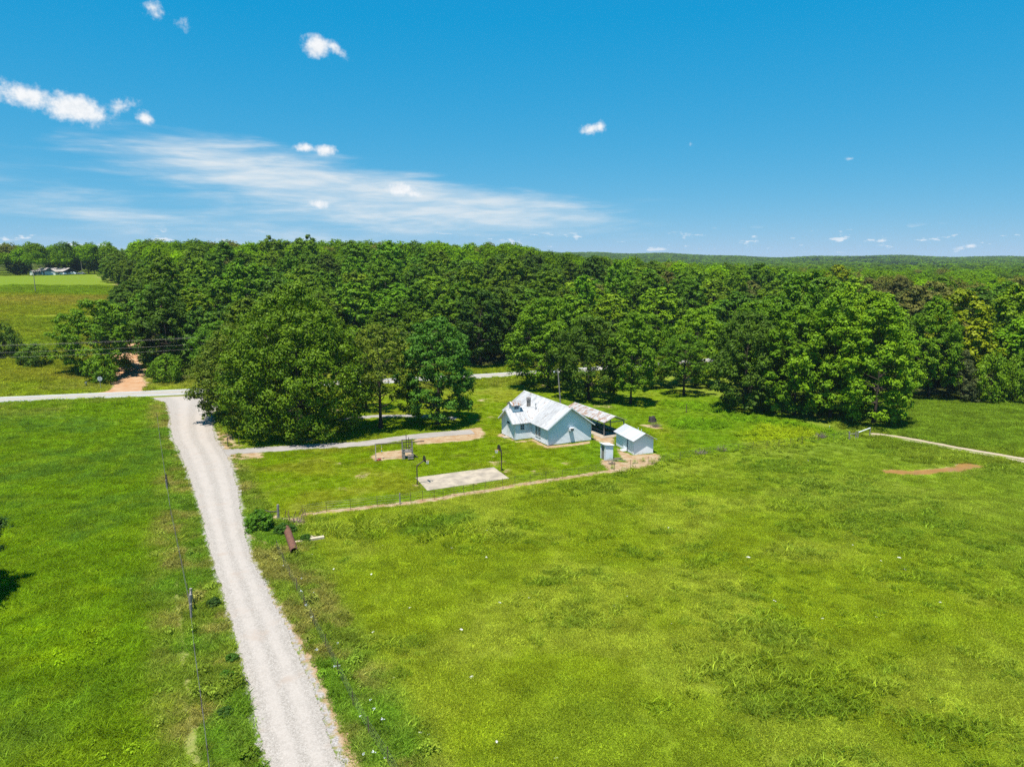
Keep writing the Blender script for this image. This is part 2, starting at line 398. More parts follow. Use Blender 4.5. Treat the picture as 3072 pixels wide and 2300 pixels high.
M['drive'] = mk_strip('grey_gravel_drive', ((.26, .235, .21), (.33, .30, .27), (.19, .16, .14)), 4, pscale=6)
M['track'] = mk_strip('two_rut_track', ((.36, .28, .19), (.41, .34, .25), (.30, .22, .15)), 5, 'ruts')
wm, wt, wb = material('muddy_water', .12, .5)
wt.l.new(wt.mix(wt.ramp(wt.noise(pos(wt), .5, 4), .35, .65), (.34, .17, .06), (.28, .145, .052)), wb.inputs['Base Color']); M['mud'] = wm
lm, lt, lb = material('road_paint_white', .8, .2); lb.inputs['Base Color'].default_value = (.74, .74, .72, 1); M['paint'] = lm
ym, yt, yb = material('road_paint_yellow', .8, .2); yb.inputs['Base Color'].default_value = (.56, .40, .12, 1); M['ypaint'] = ym

# ------------------------------------------------------------------ plan of the place: lines and areas on the ground
def seg_dist(x, y, pts):
    d = np.full(np.shape(x), 1e9)
    for (ax, ay), (bx, by) in zip(pts[:-1], pts[1:]):
        vx, vy = bx-ax, by-ay
        t = np.clip(((x-ax)*vx+(y-ay)*vy)/(vx*vx+vy*vy+1e-9), 0, 1)
        d = np.minimum(d, np.hypot(x-ax-t*vx, y-ay-t*vy))
    return d
def inside(x, y, poly):
    r = np.zeros(np.shape(x), bool); n = len(poly)
    for i in range(n):
        (ax, ay), (bx, by) = poly[i], poly[(i+1) % n]
        c = ((ay > y) != (by > y)) & (x < (bx-ax)*(y-ay)/((by-ay) if by != ay else 1e-9)+ax)
        r ^= c
    return r
def area(x, y, poly, soft=1.0):
    """1 inside, 0 outside, a soft border 'soft' metres wide"""
    x = np.asarray(x, float); y = np.asarray(y, float)
    px = [p[0] for p in poly]; py = [p[1] for p in poly]
    near = (x > min(px)-soft*2) & (x < max(px)+soft*2) & (y > min(py)-soft*2) & (y < max(py)+soft*2)
    out = np.zeros(np.shape(x))
    if near.any():
        xs, ys = x[near], y[near]
        d = seg_dist(xs, ys, list(poly)+[poly[0]])
        sd = np.where(inside(xs, ys, poly), d, -d)
        out[near] = sstep(-soft, soft, sd)
    return out
def band(x, y, pts, half, soft=1.0): return 1-sstep(half-soft, half+soft, seg_dist(x, y, pts))
def W3(*pts): return [xy(S(*p)) for p in pts]

ROAD_L = [(-82, 146.2), (-75.5, 143.6), (-71, 140.5), (-68.2, 137), (-63, 127.5), (-55.6, 112.2), (-49.6, 102.1), (-41., 86.8), (-34.6, 75), (-28.8, 64.1), (-20.2, 48.), (-13.9, 35.6), (-8, 24), (0, 8)]
ROAD_R = [(-56., 154.5), (-57, 148), (-57.8, 140), (-55.2, 128.5), (-49.4, 115), (-45.4, 107), (-40.4, 98.7), (-34.2, 85.6), (-29.6, 74.8), (-26.2, 67.2), (-23.4, 61.6), (-18.2, 52.6), (-12.8, 42.7), (-9.4, 35.6), (-4, 24), (4, 8)]
ROAD_C = [(-66, 143), (-59.5, 128), (-50, 110), (-44, 100), (-37.4, 86.2), (-31.6, 74.5), (-26.2, 63), (-19.2, 50), (-11.6, 35.6), (-6, 24), (2, 8)]
ROAD_POLY = ROAD_L+ROAD_R[::-1]
DRIVE_C = [(-45.5, 101.5), (-41.0, 102.2), (-30.5, 105.1), (-22.7, 106.6), (-18.4, 109.8), (-12.6, 112.8), (-6.5, 114.6)]
DRIVE2_C = [(-31, 123.5), (-25, 126.5), (-18, 126.8), (-10, 124.5)]
DIRT_C = [(-83, 150.), (-85.4, 156.5), (-101, 184.), (-112, 212), (-124, 250), (-146, 296), (-184, 346), (-213, 389), (-330, 600)]
TRACK_C = [xy(at(*p)) for p in ((871, 434.6), (890, 436.2), (907, 439), (950.7, 447.6), (994, 455), (1024, 460), (1080, 470))]
PUDDLE = [xy(at(733.3+x*.1449, 243.3+y*.1449)) for x, y in ((985, 1562), (1060, 1588), (1130, 1590), (1200, 1597), (1290, 1590), (1400, 1592), (1490, 1578), (1580, 1572), (1660, 1556), (1740, 1545), (1725, 1528), (1660, 1522), (1610, 1504), (1560, 1512), (1520, 1535), (1440, 1548), (1300, 1560), (1200, 1563), (1100, 1556))]
COURT = [(-12.61, 89.28), (-2.5, 93.99), (-0.38, 88.95), (-10.44, 84.02)]
FENCE_LAWN = [at(*p) for p in ((278, 519.7), (303, 515), (326.7, 511.8), (350.5, 509.5), (377.5, 506), (400, 503.9), (411, 502.8), (422.7, 500.7), (434.4, 499), (443, 498), (454, 495.4), (464, 494), (474, 492.6), (485, 490.7), (503, 488), (515, 485.2),
              (530, 483), (546, 480.6), (562, 478.2), (579, 475.6), (596, 473), (614, 471), (630.5, 468.4), (648, 465.4), (664, 462.4), (680, 459.4), (695.6, 457), (710, 454.7), (724, 452.6), (738, 451), (752.6, 449.8), (766.5, 448.5), (778.8, 447.3), (790, 446.1), (801.7, 444.6), (818, 442.5), (834, 440.6), (849, 439))]
LAWN = [xy(p) for p in FENCE_LAWN]+[(50, 132), (40, 150), (20, 165), (-10, 158), (-52, 145), (-50, 118), (-38, 97), (-29, 80)]
FENCE_LEFT = [at(*p) for p in ((157.4, 419), (160, 440), (163, 462), (167.3, 490), (171, 515.8), (176, 539.8), (182, 570), (187.5, 597), (191.5, 620), (195, 657.8), (202.6, 714), (208.7, 765.5), (216, 830))]
FENCE_RIGHT = [at(*p) for p in ((277, 551), (283.5, 565), (290, 578.6), (297, 592), (305, 608), (315, 628.5), (326, 650), (338.5, 676), (353.6, 706), (369, 737), (388, 766.7), (410, 805))]
HAY = [xy(p) for p in FENCE_LEFT]+[(-20, 20), (-120, 20), (-200, 110), (-104, 137), (-72, 144)]
Z8 = lambda x, y: xy(at(x*.171, 483.3+y*.171))
PATH_STRAW = [Z8(*p) for p in ((1025, 570), (1035, 700), (1060, 900), (1075, 1000), (1085, 1150), (1095, 1300), (1110, 1450), (1130, 1560), (1150, 1656))]
YELLOW = [xy(at(633.3+x*.12055, 393.3+y*.12055)) for x, y in ((880, 340), (1100, 250), (1500, 290), (1640, 340), (1500, 420), (1250, 430), (1050, 410), (930, 390))]
LUSHW = [xy(at(633.3+x*.12055, 393.3+y*.12055)) for x, y in ((290, 230), (450, 215), (700, 220), (800, 250), (780, 290), (560, 305), (420, 290), (310, 270))]
LUSHB = [xy(at(633.3+x*.12055, 393.3+y*.12055)) for x, y in ((230, 60), (500, 70), (740, 110), (760, 170), (520, 140), (320, 110), (230, 95))]
LUSHR = [xy(at(633.3+x*.12055, 393.3+y*.12055)) for x, y in ((700, 150), (1000, 190), (1300, 240), (1620, 300), (1800, 330), (1640, 360), (1450, 290), (1100, 240), (800, 230))]
GULLY = [xy(at(240+x*.10548, 483.3+y*.10548)) for x, y in ((1640, 435), (1780, 425), (1880, 395), (1960, 365), (2110, 318))]
WASH = [xy(at(240+x*.10548, 483.3+y*.10548)) for x, y in ((1010, 330), (1050, 325), (1120, 400), (1090, 415), (1050, 410))]
def zh(x, y): return xy(at(483.33+x*.0904, 373.33+y*.0904))
BARE = [
    ([xy(at(350+x*.0769, 406.7+y*.0769)) for x, y in ((860, 495), (1250, 465), (1560, 440), (1750, 400), (1770, 340), (1710, 258), (1500, 285), (1340, 305), (1120, 335), (900, 385), (800, 440))], .95, .8),
    ([xy(at(350+x*.0769, 406.7+y*.0769)) for x, y in ((250, 640), (330, 590), (600, 560), (760, 540), (830, 590), (860, 650), (700, 670), (500, 690), (330, 710), (280, 690))], .95, .6),
    ([xy(at(350+x*.0769, 406.7+y*.0769)) for x, y in ((800, 1015), (880, 985), (950, 1030), (940, 1060), (830, 1045))], .85, .5),
    ([xy(at(350+x*.0769, 406.7+y*.0769)) for x, y in ((1960, 830), (2100, 800), (2130, 840), (2000, 860))], .75, .5),
    ([zh(*p) for p in ((130, 690), (200, 650), (260, 690), (370, 750), (560, 720), (700, 800), (1000, 770), (1190, 740), (1180, 775), (950, 805), (720, 835), (620, 800), (540, 750), (360, 765), (220, 710))], .95, .35),
    ([zh(*p) for p in ((1190, 610), (1400, 640), (1480, 640), (1450, 800), (1380, 790), (1200, 735))], .85, .5),
    ([zh(*p) for p in ((1440, 790), (1560, 860), (1660, 900), (1880, 880), (1990, 900), (1960, 960), (1880, 1020), (1600, 1080), (1400, 1095), (1290, 1000), (1280, 940), (1320, 950), (1440, 960), (1560, 980), (1500, 900))], .95, .5),
    ([zh(*p) for p in ((1690, 560), (1830, 560), (1960, 590), (2020, 590), (1960, 620), (1820, 600))], .85, .6),
    ([zh(*p) for p in ((1190, 340), (1400, 345), (1500, 380), (1400, 392), (1200, 375))], .6, .8),
    (WASH, 1.0, .35),
    ([xy(at(233.3+x*.0452, 500+y*.0452)) for x, y in ((830, 250), (1100, 380), (1640, 400), (1640, 520), (1350, 620), (1080, 470), (900, 560), (820, 500))], .85, .5),
    ([xy(at(233.3+x*.0452, 500+y*.0452)) for x, y in ((200, 540), (420, 680), (600, 800), (850, 900), (800, 1000), (500, 980), (330, 860), (240, 700))], .8, .6),
    ([xy(at(240+x*.10548, 483.3+y*.10548)) for x, y in ((880, 20), (1030, 25), (1040, 65), (900, 70))], .55, .5),
    ([xy(S(*p)) for p in ((640, 1290), (700, 1300), (720, 1350), (790, 1345), (800, 1370), (720, 1385), (740, 1450), (770, 1530), (740, 1500), (715, 1420), (680, 1380), (650, 1340))], .8, .5),
    ([xy(S(*p)) for p in ((440, 1195), (500, 1205), (520, 1240), (525, 1300), (510, 1260), (490, 1215))], .8, .5),
    ([xy(S(*p)) for p in ((530, 1340), (545, 1400), (555, 1440), (545, 1440), (535, 1390), (525, 1360))], .7, .5),
]
MARGIN_R = [xy(S(*p)) for p in ((800, 1740), (850, 1840), (905, 1930), (945, 2010), (985, 2110), (1040, 2240), (1080, 2330))]
CLEAR_HOUSE = xy(at(590, 303))

def ground_paint(x, y):
    """colour (albedo) of what grows, and how much bare dirt and loose gravel, at ground points"""
    x = np.asarray(x, float); y = np.asarray(y, float)
    def mix(c, f, k): return c*(1-f[:, None])+np.array(k)*f[:, None]
    n1 = fbm(x, y, 7, 21, 4); n2 = fbm(x, y, 2.2, 31, 3); n3 = fbm(x, y, 26, 41, 3)
    c = np.tile(np.array((.162, .208, .010)), (len(x), 1))
    c = mix(c, sstep(.40, .68, n1), (.200, .236, .022))
    c = mix(c, sstep(.50, .70, n3)*.5, (.126, .178, .014))
    c = mix(c, sstep(.58, .74, n2)*.3, (.105, .155, .012))
    far = sstep(48, 75, np.hypot(x, y-20))*sstep(10, 45, x)
    c = mix(c, far*.45, (.12, .18, .02))
    # mown lawn
    lw = area(x, y, LAWN, 1.2)
    lc = np.tile(np.array((.130, .188, .004)), (len(x), 1)); lc = mix(lc, sstep(.45, .7, n1)*.8, (.17, .185, .012)); lc = mix(lc, sstep(.6, .75, n2)*.35, (.18, .185, .03)); lc = mix(lc, sstep(.5, .7, n3)*.5, (.10, .19, .008))
    c = c*(1-lw[:, None])+lc*lw[:, None]
    # left hay field
    hy = area(x, y, HAY, .8)
    hc = np.tile(np.array((.110, .184, .006)), (len(x), 1)); hc = mix(hc, sstep(.42, .7, n1), (.082, .150, .014)); hc = mix(hc, sstep(.5, .72, n2)*.6, (.14, .205, .010))
    yb = sstep(.55, .7, fbm(x*1.0, y*2.2, 9, 51, 3))*(1-sstep(62, 75, y))*(1-sstep(-36, -28, x)); hc = mix(hc, yb*.8, (.185, .27, .004))
    hc = mix(hc, sstep(44, 30, y)*.6, (.155, .20, .010))
    c = c*(1-hy[:, None])+hc*hy[:, None]
    # verges
    vl = band(x, y, ROAD_C, 7.0, 1.5)*(1-lw); vc = mix(np.tile(np.array((.135, .185, .02)), (len(x), 1)), sstep(.45, .65, n2), (.19, .185, .045)); vc = mix(vc, sstep(.5, .65, n1)*.8, (.09, .175, .012))
    c = c*(1-vl[:, None])+vc*vl[:, None]
    c = mix(c, band(x, y, PATH_STRAW, .26, .25)*.85, (.30, .28, .10))
    # beyond the fence to the right: meadow and highway verge
    md = sstep(56, 66, x)*sstep(98, 108, y); c = mix(c, md*.8, (.118, .185, .016))
    hv = sstep(4, 9, np.abs(y-hw_y(x)))*(1-sstep(10, 26, np.abs(y-hw_y(x)))); c = mix(c, hv*.7*sstep(.35, .6, n1), (.185, .20, .035))
    # hillside field on the left
    d = y-hw_y(x)
    hill = sstep(14, 24, d)*(1-sstep(-3, 6, x-road_right_x(y)+9))
    st = fbm(x*.35, y*1.6, 22, 61, 4)
    fc = mix(np.tile(np.array((.165, .190, .014)), (len(x), 1)), sstep(.45, .68, st)*.8, (.205, .185, .035)); fc = mix(fc, sstep(.52, .7, fbm(x*.3, y, 30, 71, 3)), (.135, .185, .012))
    upper = sstep(293, 299, y+0.12*(x+190)); fc = mix(fc, upper*.75, (.12, .19, .010))
    c = c*(1-hill[:, None])+fc*hill[:, None]
    # weeds
    c = mix(c, area(x, y, YELLOW, 2)*sstep(.35, .6, n2+.1), (.20, .255, .008))
    c = mix(c, area(x, y, LUSHW, 1.5)*.8, (.10, .20, .006)); c = mix(c, area(x, y, LUSHB, 1.5)*.8, (.11, .21, .006)); c = mix(c, area(x, y, LUSHR, 1.5)*.7, (.10, .20, .006))
    c = mix(c, band(x, y, GULLY, 1.6, 1.2)*.7, (.075, .14, .012))
    # woodland floor
    wd = woodland(x, y); c = mix(c, wd*.85, (.05, .052, .018))
    # far country
    c = mix(c, sstep(700, 1000, np.hypot(x, y))*.8, (.13, .17, .03))
    dirt = np.zeros(len(x)); grav = np.zeros(len(x))
    for poly, k, s in BARE: dirt = np.maximum(dirt, area(x, y, poly, s)*k*.78)
    dirt = np.maximum(dirt, band(x, y, [xy(p) for p in FENCE_LAWN[1:24]], .62, .4)*.95)
    dirt = np.maximum(dirt, band(x, y, MARGIN_R, .5, .5)*.75)
    dirt = np.maximum(dirt, band(x, y, GULLY, .25, .4)*.62)
    dirt = np.maximum(dirt, band(x, y, DIRT_C, 4.0, 1.2)*.8)
    rd = seg_dist(x, y, ROAD_L[3:]); rr = seg_dist(x, y, ROAD_R[2:])
    grav = np.maximum(grav, .62*(1-sstep(.0, .9, np.minimum(rd, rr))))
    dirt = np.maximum(dirt, .42*(1-sstep(.3, 1.5, rr)))
    ring = area(x, y, [(p[0]+.0, p[1]) for p in PUDDLE], 1.3); dirt = np.maximum(dirt, ring*.9)
    # worn spots under the play frame's trees and in the lawn
    dirt = np.maximum(dirt, sstep(.66, .8, fbm(x, y, 4.5, 81, 3))*.5*lw*sstep(-25, -15, -x-8))
    return c, np.clip(dirt, 0, 1), np.clip(grav, 0, 1)

def road_right_x(y): return np.interp(y, [p[1] for p in DIRT_C], [p[0] for p in DIRT_C])+4.5
def woodland(x, y):
    d = y-hw_y(x)
    a = sstep(13, 18, d)*sstep(2, 8, x-road_right_x(y))
    b_ = sstep(76, 82, x)*sstep(140, 148, y)
    e = np.hypot((x-CLEAR_HOUSE[0])/18, (y-CLEAR_HOUSE[1])/26)
    return np.maximum(a, b_)*sstep(.8, 1.2, e)

# ------------------------------------------------------------------ ground sheet
def axis(lo, hi, fine, far_lo, far_hi, g=1.09):
    a = list(np.arange(lo, hi+1e-6, fine)); s = fine; v = hi
    while v < far_hi: s = min(s*g, 160); v += s; a.append(v)
    s = fine; v = lo; pre = []
    while v > far_lo: s = min(s*g, 160); v -= s; pre.append(v)
    return np.array(pre[::-1]+a)
gx = axis(-66, 62, .5, -6500, 6500); gy = axis(30, 132, .5, -60, 7500, 1.045)
GX, GY = np.meshgrid(gx, gy); fxx, fyy = GX.ravel(), GY.ravel()
GZ = hgt(fxx, fyy)
# shallow ditch carved for the wash and gully
GZ = GZ-.25*area(fxx, fyy, WASH, .5)-.22*band(fxx, fyy, GULLY, .3, .8)-.10*area(fxx, fyy, PUDDLE, 1.0)
colr, dirtm, gravm = ground_paint(fxx, fyy)
nx, ny = len(gx), len(gy)
idx = np.arange(nx*ny).reshape(ny, nx)
FQ = np.stack([idx[:-1, :-1], idx[:-1, 1:], idx[1:, 1:], idx[1:, :-1]], -1).reshape(-1, 4)
me = np_mesh('ground', np.stack([fxx, fyy, GZ], 1), FQ, M['ground'],
             {'col': ('FLOAT_COLOR', np.concatenate([colr, np.ones((len(colr), 1))], 1)), 'dirt': ('FLOAT', dirtm), 'gravel': ('FLOAT', gravm)}, smooth=True)
ground = link('ground', me, None); ground['kind'] = 'structure'

# ------------------------------------------------------------------ roads
def resample(pts, step):
    pts = np.array(pts, float); d = np.r_[0, np.cumsum(np.hypot(*np.diff(pts, axis=0).T))]
    n = max(2, int(d[-1]/step)); s = np.linspace(0, d[-1], n)
    # soften corners
    px, py = np.interp(s, d, pts[:, 0]), np.interp(s, d, pts[:, 1])
    k = max(1, int(3/step))
    if n > 4*k:
        ker = np.ones(2*k+1)/(2*k+1)
        fx = np.convolve(np.pad(px, k, mode='edge'), ker, 'valid'); fy = np.convolve(np.pad(py, k, mode='edge'), ker, 'valid')
        fx[0], fy[0], fx[-1], fy[-1] = px[0], py[0], px[-1], py[-1]; px, py = fx, fy
    return np.stack([px, py], 1)
def strip(name, L, R, mat, lift, cross=6, crown=0.0):
    n = len(L); t = np.linspace(0, 1, cross+1)
    X = L[:, 0, None]*(1-t)+R[:, 0, None]*t; Y = L[:, 1, None]*(1-t)+R[:, 1, None]*t
    Z = hgt(X.ravel(), Y.ravel()).reshape(X.shape)+lift+crown*(1-(2*t-1)**2)
    V = np.stack([X.ravel(), Y.ravel(), Z.ravel()], 1); ac = np.tile(t, n)
    i = np.arange(n*(cross+1)).reshape(n, cross+1)
    F = np.stack([i[:-1, :-1], i[:-1, 1:], i[1:, 1:], i[1:, :-1]], -1).reshape(-1, 4)
    o = link(name, np_mesh(name, V, F, mat, {'across': ('FLOAT', ac)}, True), None); o['kind'] = 'structure'
    return o
def offset(c, half):
    c = np.asarray(c); t = np.gradient(c, axis=0); t /= np.linalg.norm(t, axis=1)[:, None]; nrm = np.stack([-t[:, 1], t[:, 0]], 1)
    return c+nrm*half, c-nrm*half
def equal(a, n):
    a = np.array(a, float); d = np.r_[0, np.cumsum(np.hypot(*np.diff(a, axis=0).T))]; s = np.linspace(0, d[-1], n)
    return np.stack([np.interp(s, d, a[:, 0]), np.interp(s, d, a[:, 1])], 1)
RL, RR = equal(resample(ROAD_L[1:], .5), 330), equal(resample(ROAD_R[1:], .5), 330)
jig = lambda P, s: P+np.stack([(fbm(P[:, 0], P[:, 1], 2.6, s, 3)-.5)*.45, np.zeros(len(P))], 1)
strip('gravel_road', jig(RL, 4)+np.array((.05, 0)), jig(RR, 9)+np.array((-.05, 0)), M['gravel'], .035, 14, .05)
hwc = resample(HW[1:-1], 2.0)
a_, b_ = offset(hwc, 3.5); strip('highway', a_, b_, M['asphalt'], .045, 6, .05)
for nm, off, wd, mt in (('edge_line', 3.15, .09, 'paint'), ('edge_line', -3.15, .09, 'paint'), ('centre_line', .14, .07, 'ypaint'), ('centre_line', -.14, .07, 'ypaint')):
    c_ = offset(hwc, off)[0]; l_, r_ = offset(c_, wd); strip(nm, l_, r_, M[mt], .054+.05*(1-(abs(off)/3.5)**2)*1.02, 1)
dc = resample(DIRT_C, 1.0); a_, b_ = offset(dc, 3.0); fl = 1+1.0*np.exp(-np.arange(len(dc))/4.0)
a_ = dc+(a_-dc)*fl[:, None]; b_ = dc+(b_-dc)*fl[:, None]
strip('dirt_road', a_, b_, M['reddirt'], .04, 8)
dc = resample(DRIVE_C, .5); a_, b_ = offset(dc, 1.75); strip('driveway', a_, b_, M['drive'], .02, 8)
dc = resample(DRIVE2_C, .5); a_, b_ = offset(dc, 1.3); strip('driveway', a_, b_, M['drive'], .02, 6)
dc = resample(TRACK_C, .5); a_, b_ = offset(dc, 1.6); strip('farm_track', a_, b_, M['track'], .03, 12)
sh = resample([(-3, 168.3), (4, 170.2), (14, 174.5)], 1.0); a_, b_ = offset(sh, 2.3); strip('gravel_shoulder', a_, b_, M['drive'], .03, 6)
# muddy pool
pd = MB(); pd.v = [(p[0], p[1], .0) for p in PUDDLE]; pd.f = [tuple(range(len(PUDDLE)))]
pz = min(hz(*p) for p in PUDDLE)
pud = pd.build('muddy_water', M['mud'], None, (0, 0, pz-.055)); pud['kind'] = 'structure'

# ------------------------------------------------------------------ trees
def unit(v): return v/np.maximum(np.linalg.norm(v, axis=-1, keepdims=True), 1e-9)
def leaf_quads(c, nrm, size, rng, aspect=.62):
    n = len(c); t = unit(np.cross(nrm, unit(rng.normal(size=(n, 3))))); b = np.cross(nrm, t)
    L = (size*rng.uniform(.7, 1.35, n))[:, None]; Wd = L*aspect*rng.uniform(.8, 1.2, n)[:, None]
    lift = nrm*L*.10
    V = np.stack([c+t*L*.5, c+b*Wd*.5+lift, c-t*L*.5, c-b*Wd*.5+lift], 1).reshape(-1, 3)
    F = np.arange(4*n).reshape(n, 4)
    return V, F
def crown_profile(t, kind):
    if kind == 'oak':   tm, q0, p = .34, .80, .55
    elif kind == 'pear': tm, q0, p = .30, .86, .80
    elif kind == 'tall': tm, q0, p = .34, .68, .75
    elif kind == 'round': tm, q0, p = .42, .62, .5
    elif kind == 'cone': tm, q0, p = .10, .75, 1.1
    else:               tm, q0, p = .40, .5, .6
    up = np.clip((t-tm)/(1-tm), 0, 1); dn = np.clip((tm-t)/tm, 0, 1)
    return np.where(t > tm, np.maximum(1-up**2, 0)**p, 1-(1-q0)*dn**1.8)
def make_tree_meshes(name, seed, h, R, cb, kind, lobes, clumps, leaves, leaf, lobe_f=.24, gap=.0, trunk_r=None, up_bias=.45, lean=0.0):
    """crown (leaf faces in clumps in boughs) and trunk with limbs, standing at the origin"""
    rng = np.random.RandomState(seed)
    base = h*cb; H = h-base
    i = np.arange(lobes)
    tt = np.linspace(0, 1, 200); cdf = np.cumsum(crown_profile(tt, kind)**.8+.15); cdf /= cdf[-1]
    t = np.clip(np.interp((i+.5)/lobes, cdf, tt)+rng.normal(0, .03, lobes), .02, .97)
    th = i*2.39996+rng.uniform(-.5, .5, lobes)
    azv = 1+.12*np.sin(th*2+rng.uniform(0, 6))+.08*np.sin(th*3+rng.uniform(0, 6))+rng.normal(0, .07, lobes)
    lr = R*lobe_f*rng.uniform(.7, 1.25, lobes)*np.where(t > .85, .8, 1)
    rr = np.maximum(crown_profile(t, kind)*R*azv-lr*.55, 0)*np.sqrt(rng.uniform(.42, 1, lobes))
    ctr = np.stack([rr*np.cos(th)+lean*t*R, rr*np.sin(th), base+t*(H-lr*.5)], 1)
    axisp = np.stack([lean*t*R, np.zeros(lobes), base+H*np.minimum(t*.75, .6)], 1)
    outd = unit(ctr-axisp+1e-3)
    # clumps on every bough
    nC = lobes*clumps; li = np.repeat(i, clumps)
    d = unit(rng.normal(size=(nC, 3))+outd[li]*.75+np.array([0, 0, .55]))
    d[:, 2] = np.where(d[:, 2] < -.35, d[:, 2]*.4, d[:, 2]); d = unit(d)
    rad = lr[li]*rng.uniform(.55, 1.12, nC)
    cc = ctr[li]+d*rad[:, None]*np.array([1, 1, .78])
    if gap > 0:
        keep = rng.uniform(size=nC) > gap; cc, d, li = cc[keep], d[keep], li[keep]; nC = len(cc)
    cr = R*lobe_f*.46*rng.uniform(.65, 1.3, nC)
    ci = np.repeat(np.arange(nC), leaves); nL = len(ci)
    e = unit(rng.normal(size=(nL, 3))+d[ci]*.5+np.array([0, 0, .5]))
    lc = cc[ci]+e*(cr[ci]*rng.uniform(.35, 1.1, nL))[:, None]*np.array([1, 1, .7])
    nrm = unit(e*.75+d[ci]*.45+np.array([0, 0, up_bias*.6])+rng.normal(0, .26, (nL, 3)))
    V, F = leaf_quads(lc, nrm, leaf, rng)
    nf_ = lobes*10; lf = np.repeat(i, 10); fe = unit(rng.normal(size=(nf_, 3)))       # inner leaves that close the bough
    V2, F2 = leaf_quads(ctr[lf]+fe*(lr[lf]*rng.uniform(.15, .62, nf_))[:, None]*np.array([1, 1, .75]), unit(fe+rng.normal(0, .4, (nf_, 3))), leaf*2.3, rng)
    bough = rng.uniform(-.2, .2, lobes)[li][ci]; cl = rng.uniform(-.16, .16, nC)[ci]
    val = np.clip(.45+bough+cl+rng.uniform(-.22, .22, nL), 0, 1)
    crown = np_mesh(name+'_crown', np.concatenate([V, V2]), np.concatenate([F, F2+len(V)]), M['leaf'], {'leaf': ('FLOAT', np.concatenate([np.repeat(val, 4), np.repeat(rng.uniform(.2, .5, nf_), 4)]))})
    # trunk and limbs
    tb = MB(); tr = trunk_r or h*.021
    bend = rng.uniform(-.03, .03, 2)*h
    topz = base+H*.62; zs = np.linspace(0, 1, 7)
    pts = [(bend[0]*z*(1-z)*4*.5+lean*z*R*.5, bend[1]*z*(1-z)*2, topz*z-.15*(z == 0)) for z in zs]
    tb.tube(pts, [tr*(1.45 if z == 0 else 1-.8*z) for z in zs], 7)
    pick = rng.permutation(lobes)[:min(26, lobes)]
    for k in pick:
        zf = np.clip((ctr[k][2]-R*.35)/topz, .28, .97); a = np.array([np.interp(zf, zs, [p[j] for p in pts]) for j in range(3)])
        b = ctr[k]; mid = (a+b)/2+np.array([0, 0, -.06*np.linalg.norm(b-a)])+rng.normal(0, .25, 3)
        r0 = tr*(1-.8*zf)*.55
        tb.tube([a, mid, b, b+outd[k]*lr[k]*.6], [r0, r0*.7, r0*.38, r0*.12], 5, False)
    trunk = tb.mesh(name+'_trunk'); trunk.materials.append(M['bark'])
    trunk.polygons.foreach_set('use_smooth', np.ones(len(trunk.polygons), bool))
    return dict(crown=crown, trunk=trunk, h=h, R=R)
def place_tree(name, proto, loc, h, r, rz, color, label, cat='tree', group=None, sink=.12):
    e = empty(name, (loc[0], loc[1], hz(loc[0], loc[1])-sink), rz)
    tag(e, label, cat, group)
    sc = (r/proto['R'], r/proto['R'], h/proto['h'])
    for nm in ('trunk', 'crown'):
        o = bpy.data.objects.new(nm, proto[nm]); COL.objects.link(o); o.parent = e; o.scale = sc
        if nm == 'crown': o.color = (*color, 1)
    return e
G_OAK = (.104, .182, .005); G_MID = (.116, .220, .005); G_BRT = (.156, .280, .005); G_DARK = (.072, .132, .008); G_OLV = (.128, .138, .026); G_YEL = (.200, .270, .004); G_COOL = (.074, .180, .014)
def vary(c, rng, k=.14): f = 1+rng.uniform(-k, k); return (c[0]*f*(1+rng.uniform(-.16, .16)), c[1]*f, c[2]*f*(1+rng.uniform(-.15, .15)))

P_OAK = make_tree_meshes('oak', 1, 24, 11.5, .05, 'pear', 330, 12, 15, .34, .165, .02, .42)
P_OAKB = make_tree_meshes('spreading_oak', 2, 17, 8.7, .08, 'oak', 190, 11, 15, .33, .175, .03, .32)
P_OPEN = make_tree_meshes('open_oak', 3, 17.6, 6.0, .30, 'round', 110, 10, 14, .28, .19, .18, .30)
P_MED = make_tree_meshes('hickory', 4, 18.5, 6.8, .10, 'oak', 160, 11, 16, .32, .185, .0, .36)
P_TALL = [make_tree_meshes('sweetgum', 10+k, 22, 6.6, cb, 'tall', 150, 11, 15, .36, .19, .03, .30) for k, cb in enumerate((.16, .07, .11))]
P_RND = [make_tree_meshes('round_oak', 20+k, 18, 7.5, .07, 'round', 165, 11, 15, .34, .18, .03, .30) for k in range(2)]
P_WOOD = [make_tree_meshes('wood_tree', 30+k, 18, 5.6, cb, kd, 100, 9, 11, .44, .205, .03, .24)
          for k, (cb, kd) in enumerate(((.14, 'round'), (.10, 'oak'), (.15, 'tall'), (.12, 'round'), (.06, 'oak'), (.2, 'tall')))]
P_CEDAR = make_tree_meshes('cedar', 40, 10, 3.0, .04, 'cone', 60, 9, 14, .22, .30, .0, .15, .1)
P_BUSH = [make_tree_meshes('bush', 50+k, 5, 3.6, .02, 'round', 40, 11, 14, .26, .30, .03, .08) for k in range(2)]
P_SHRUB = make_tree_meshes('shrub', 55, 2.0, 1.25, .0, 'round', 30, 12, 20, .13, .34, .0, .04)

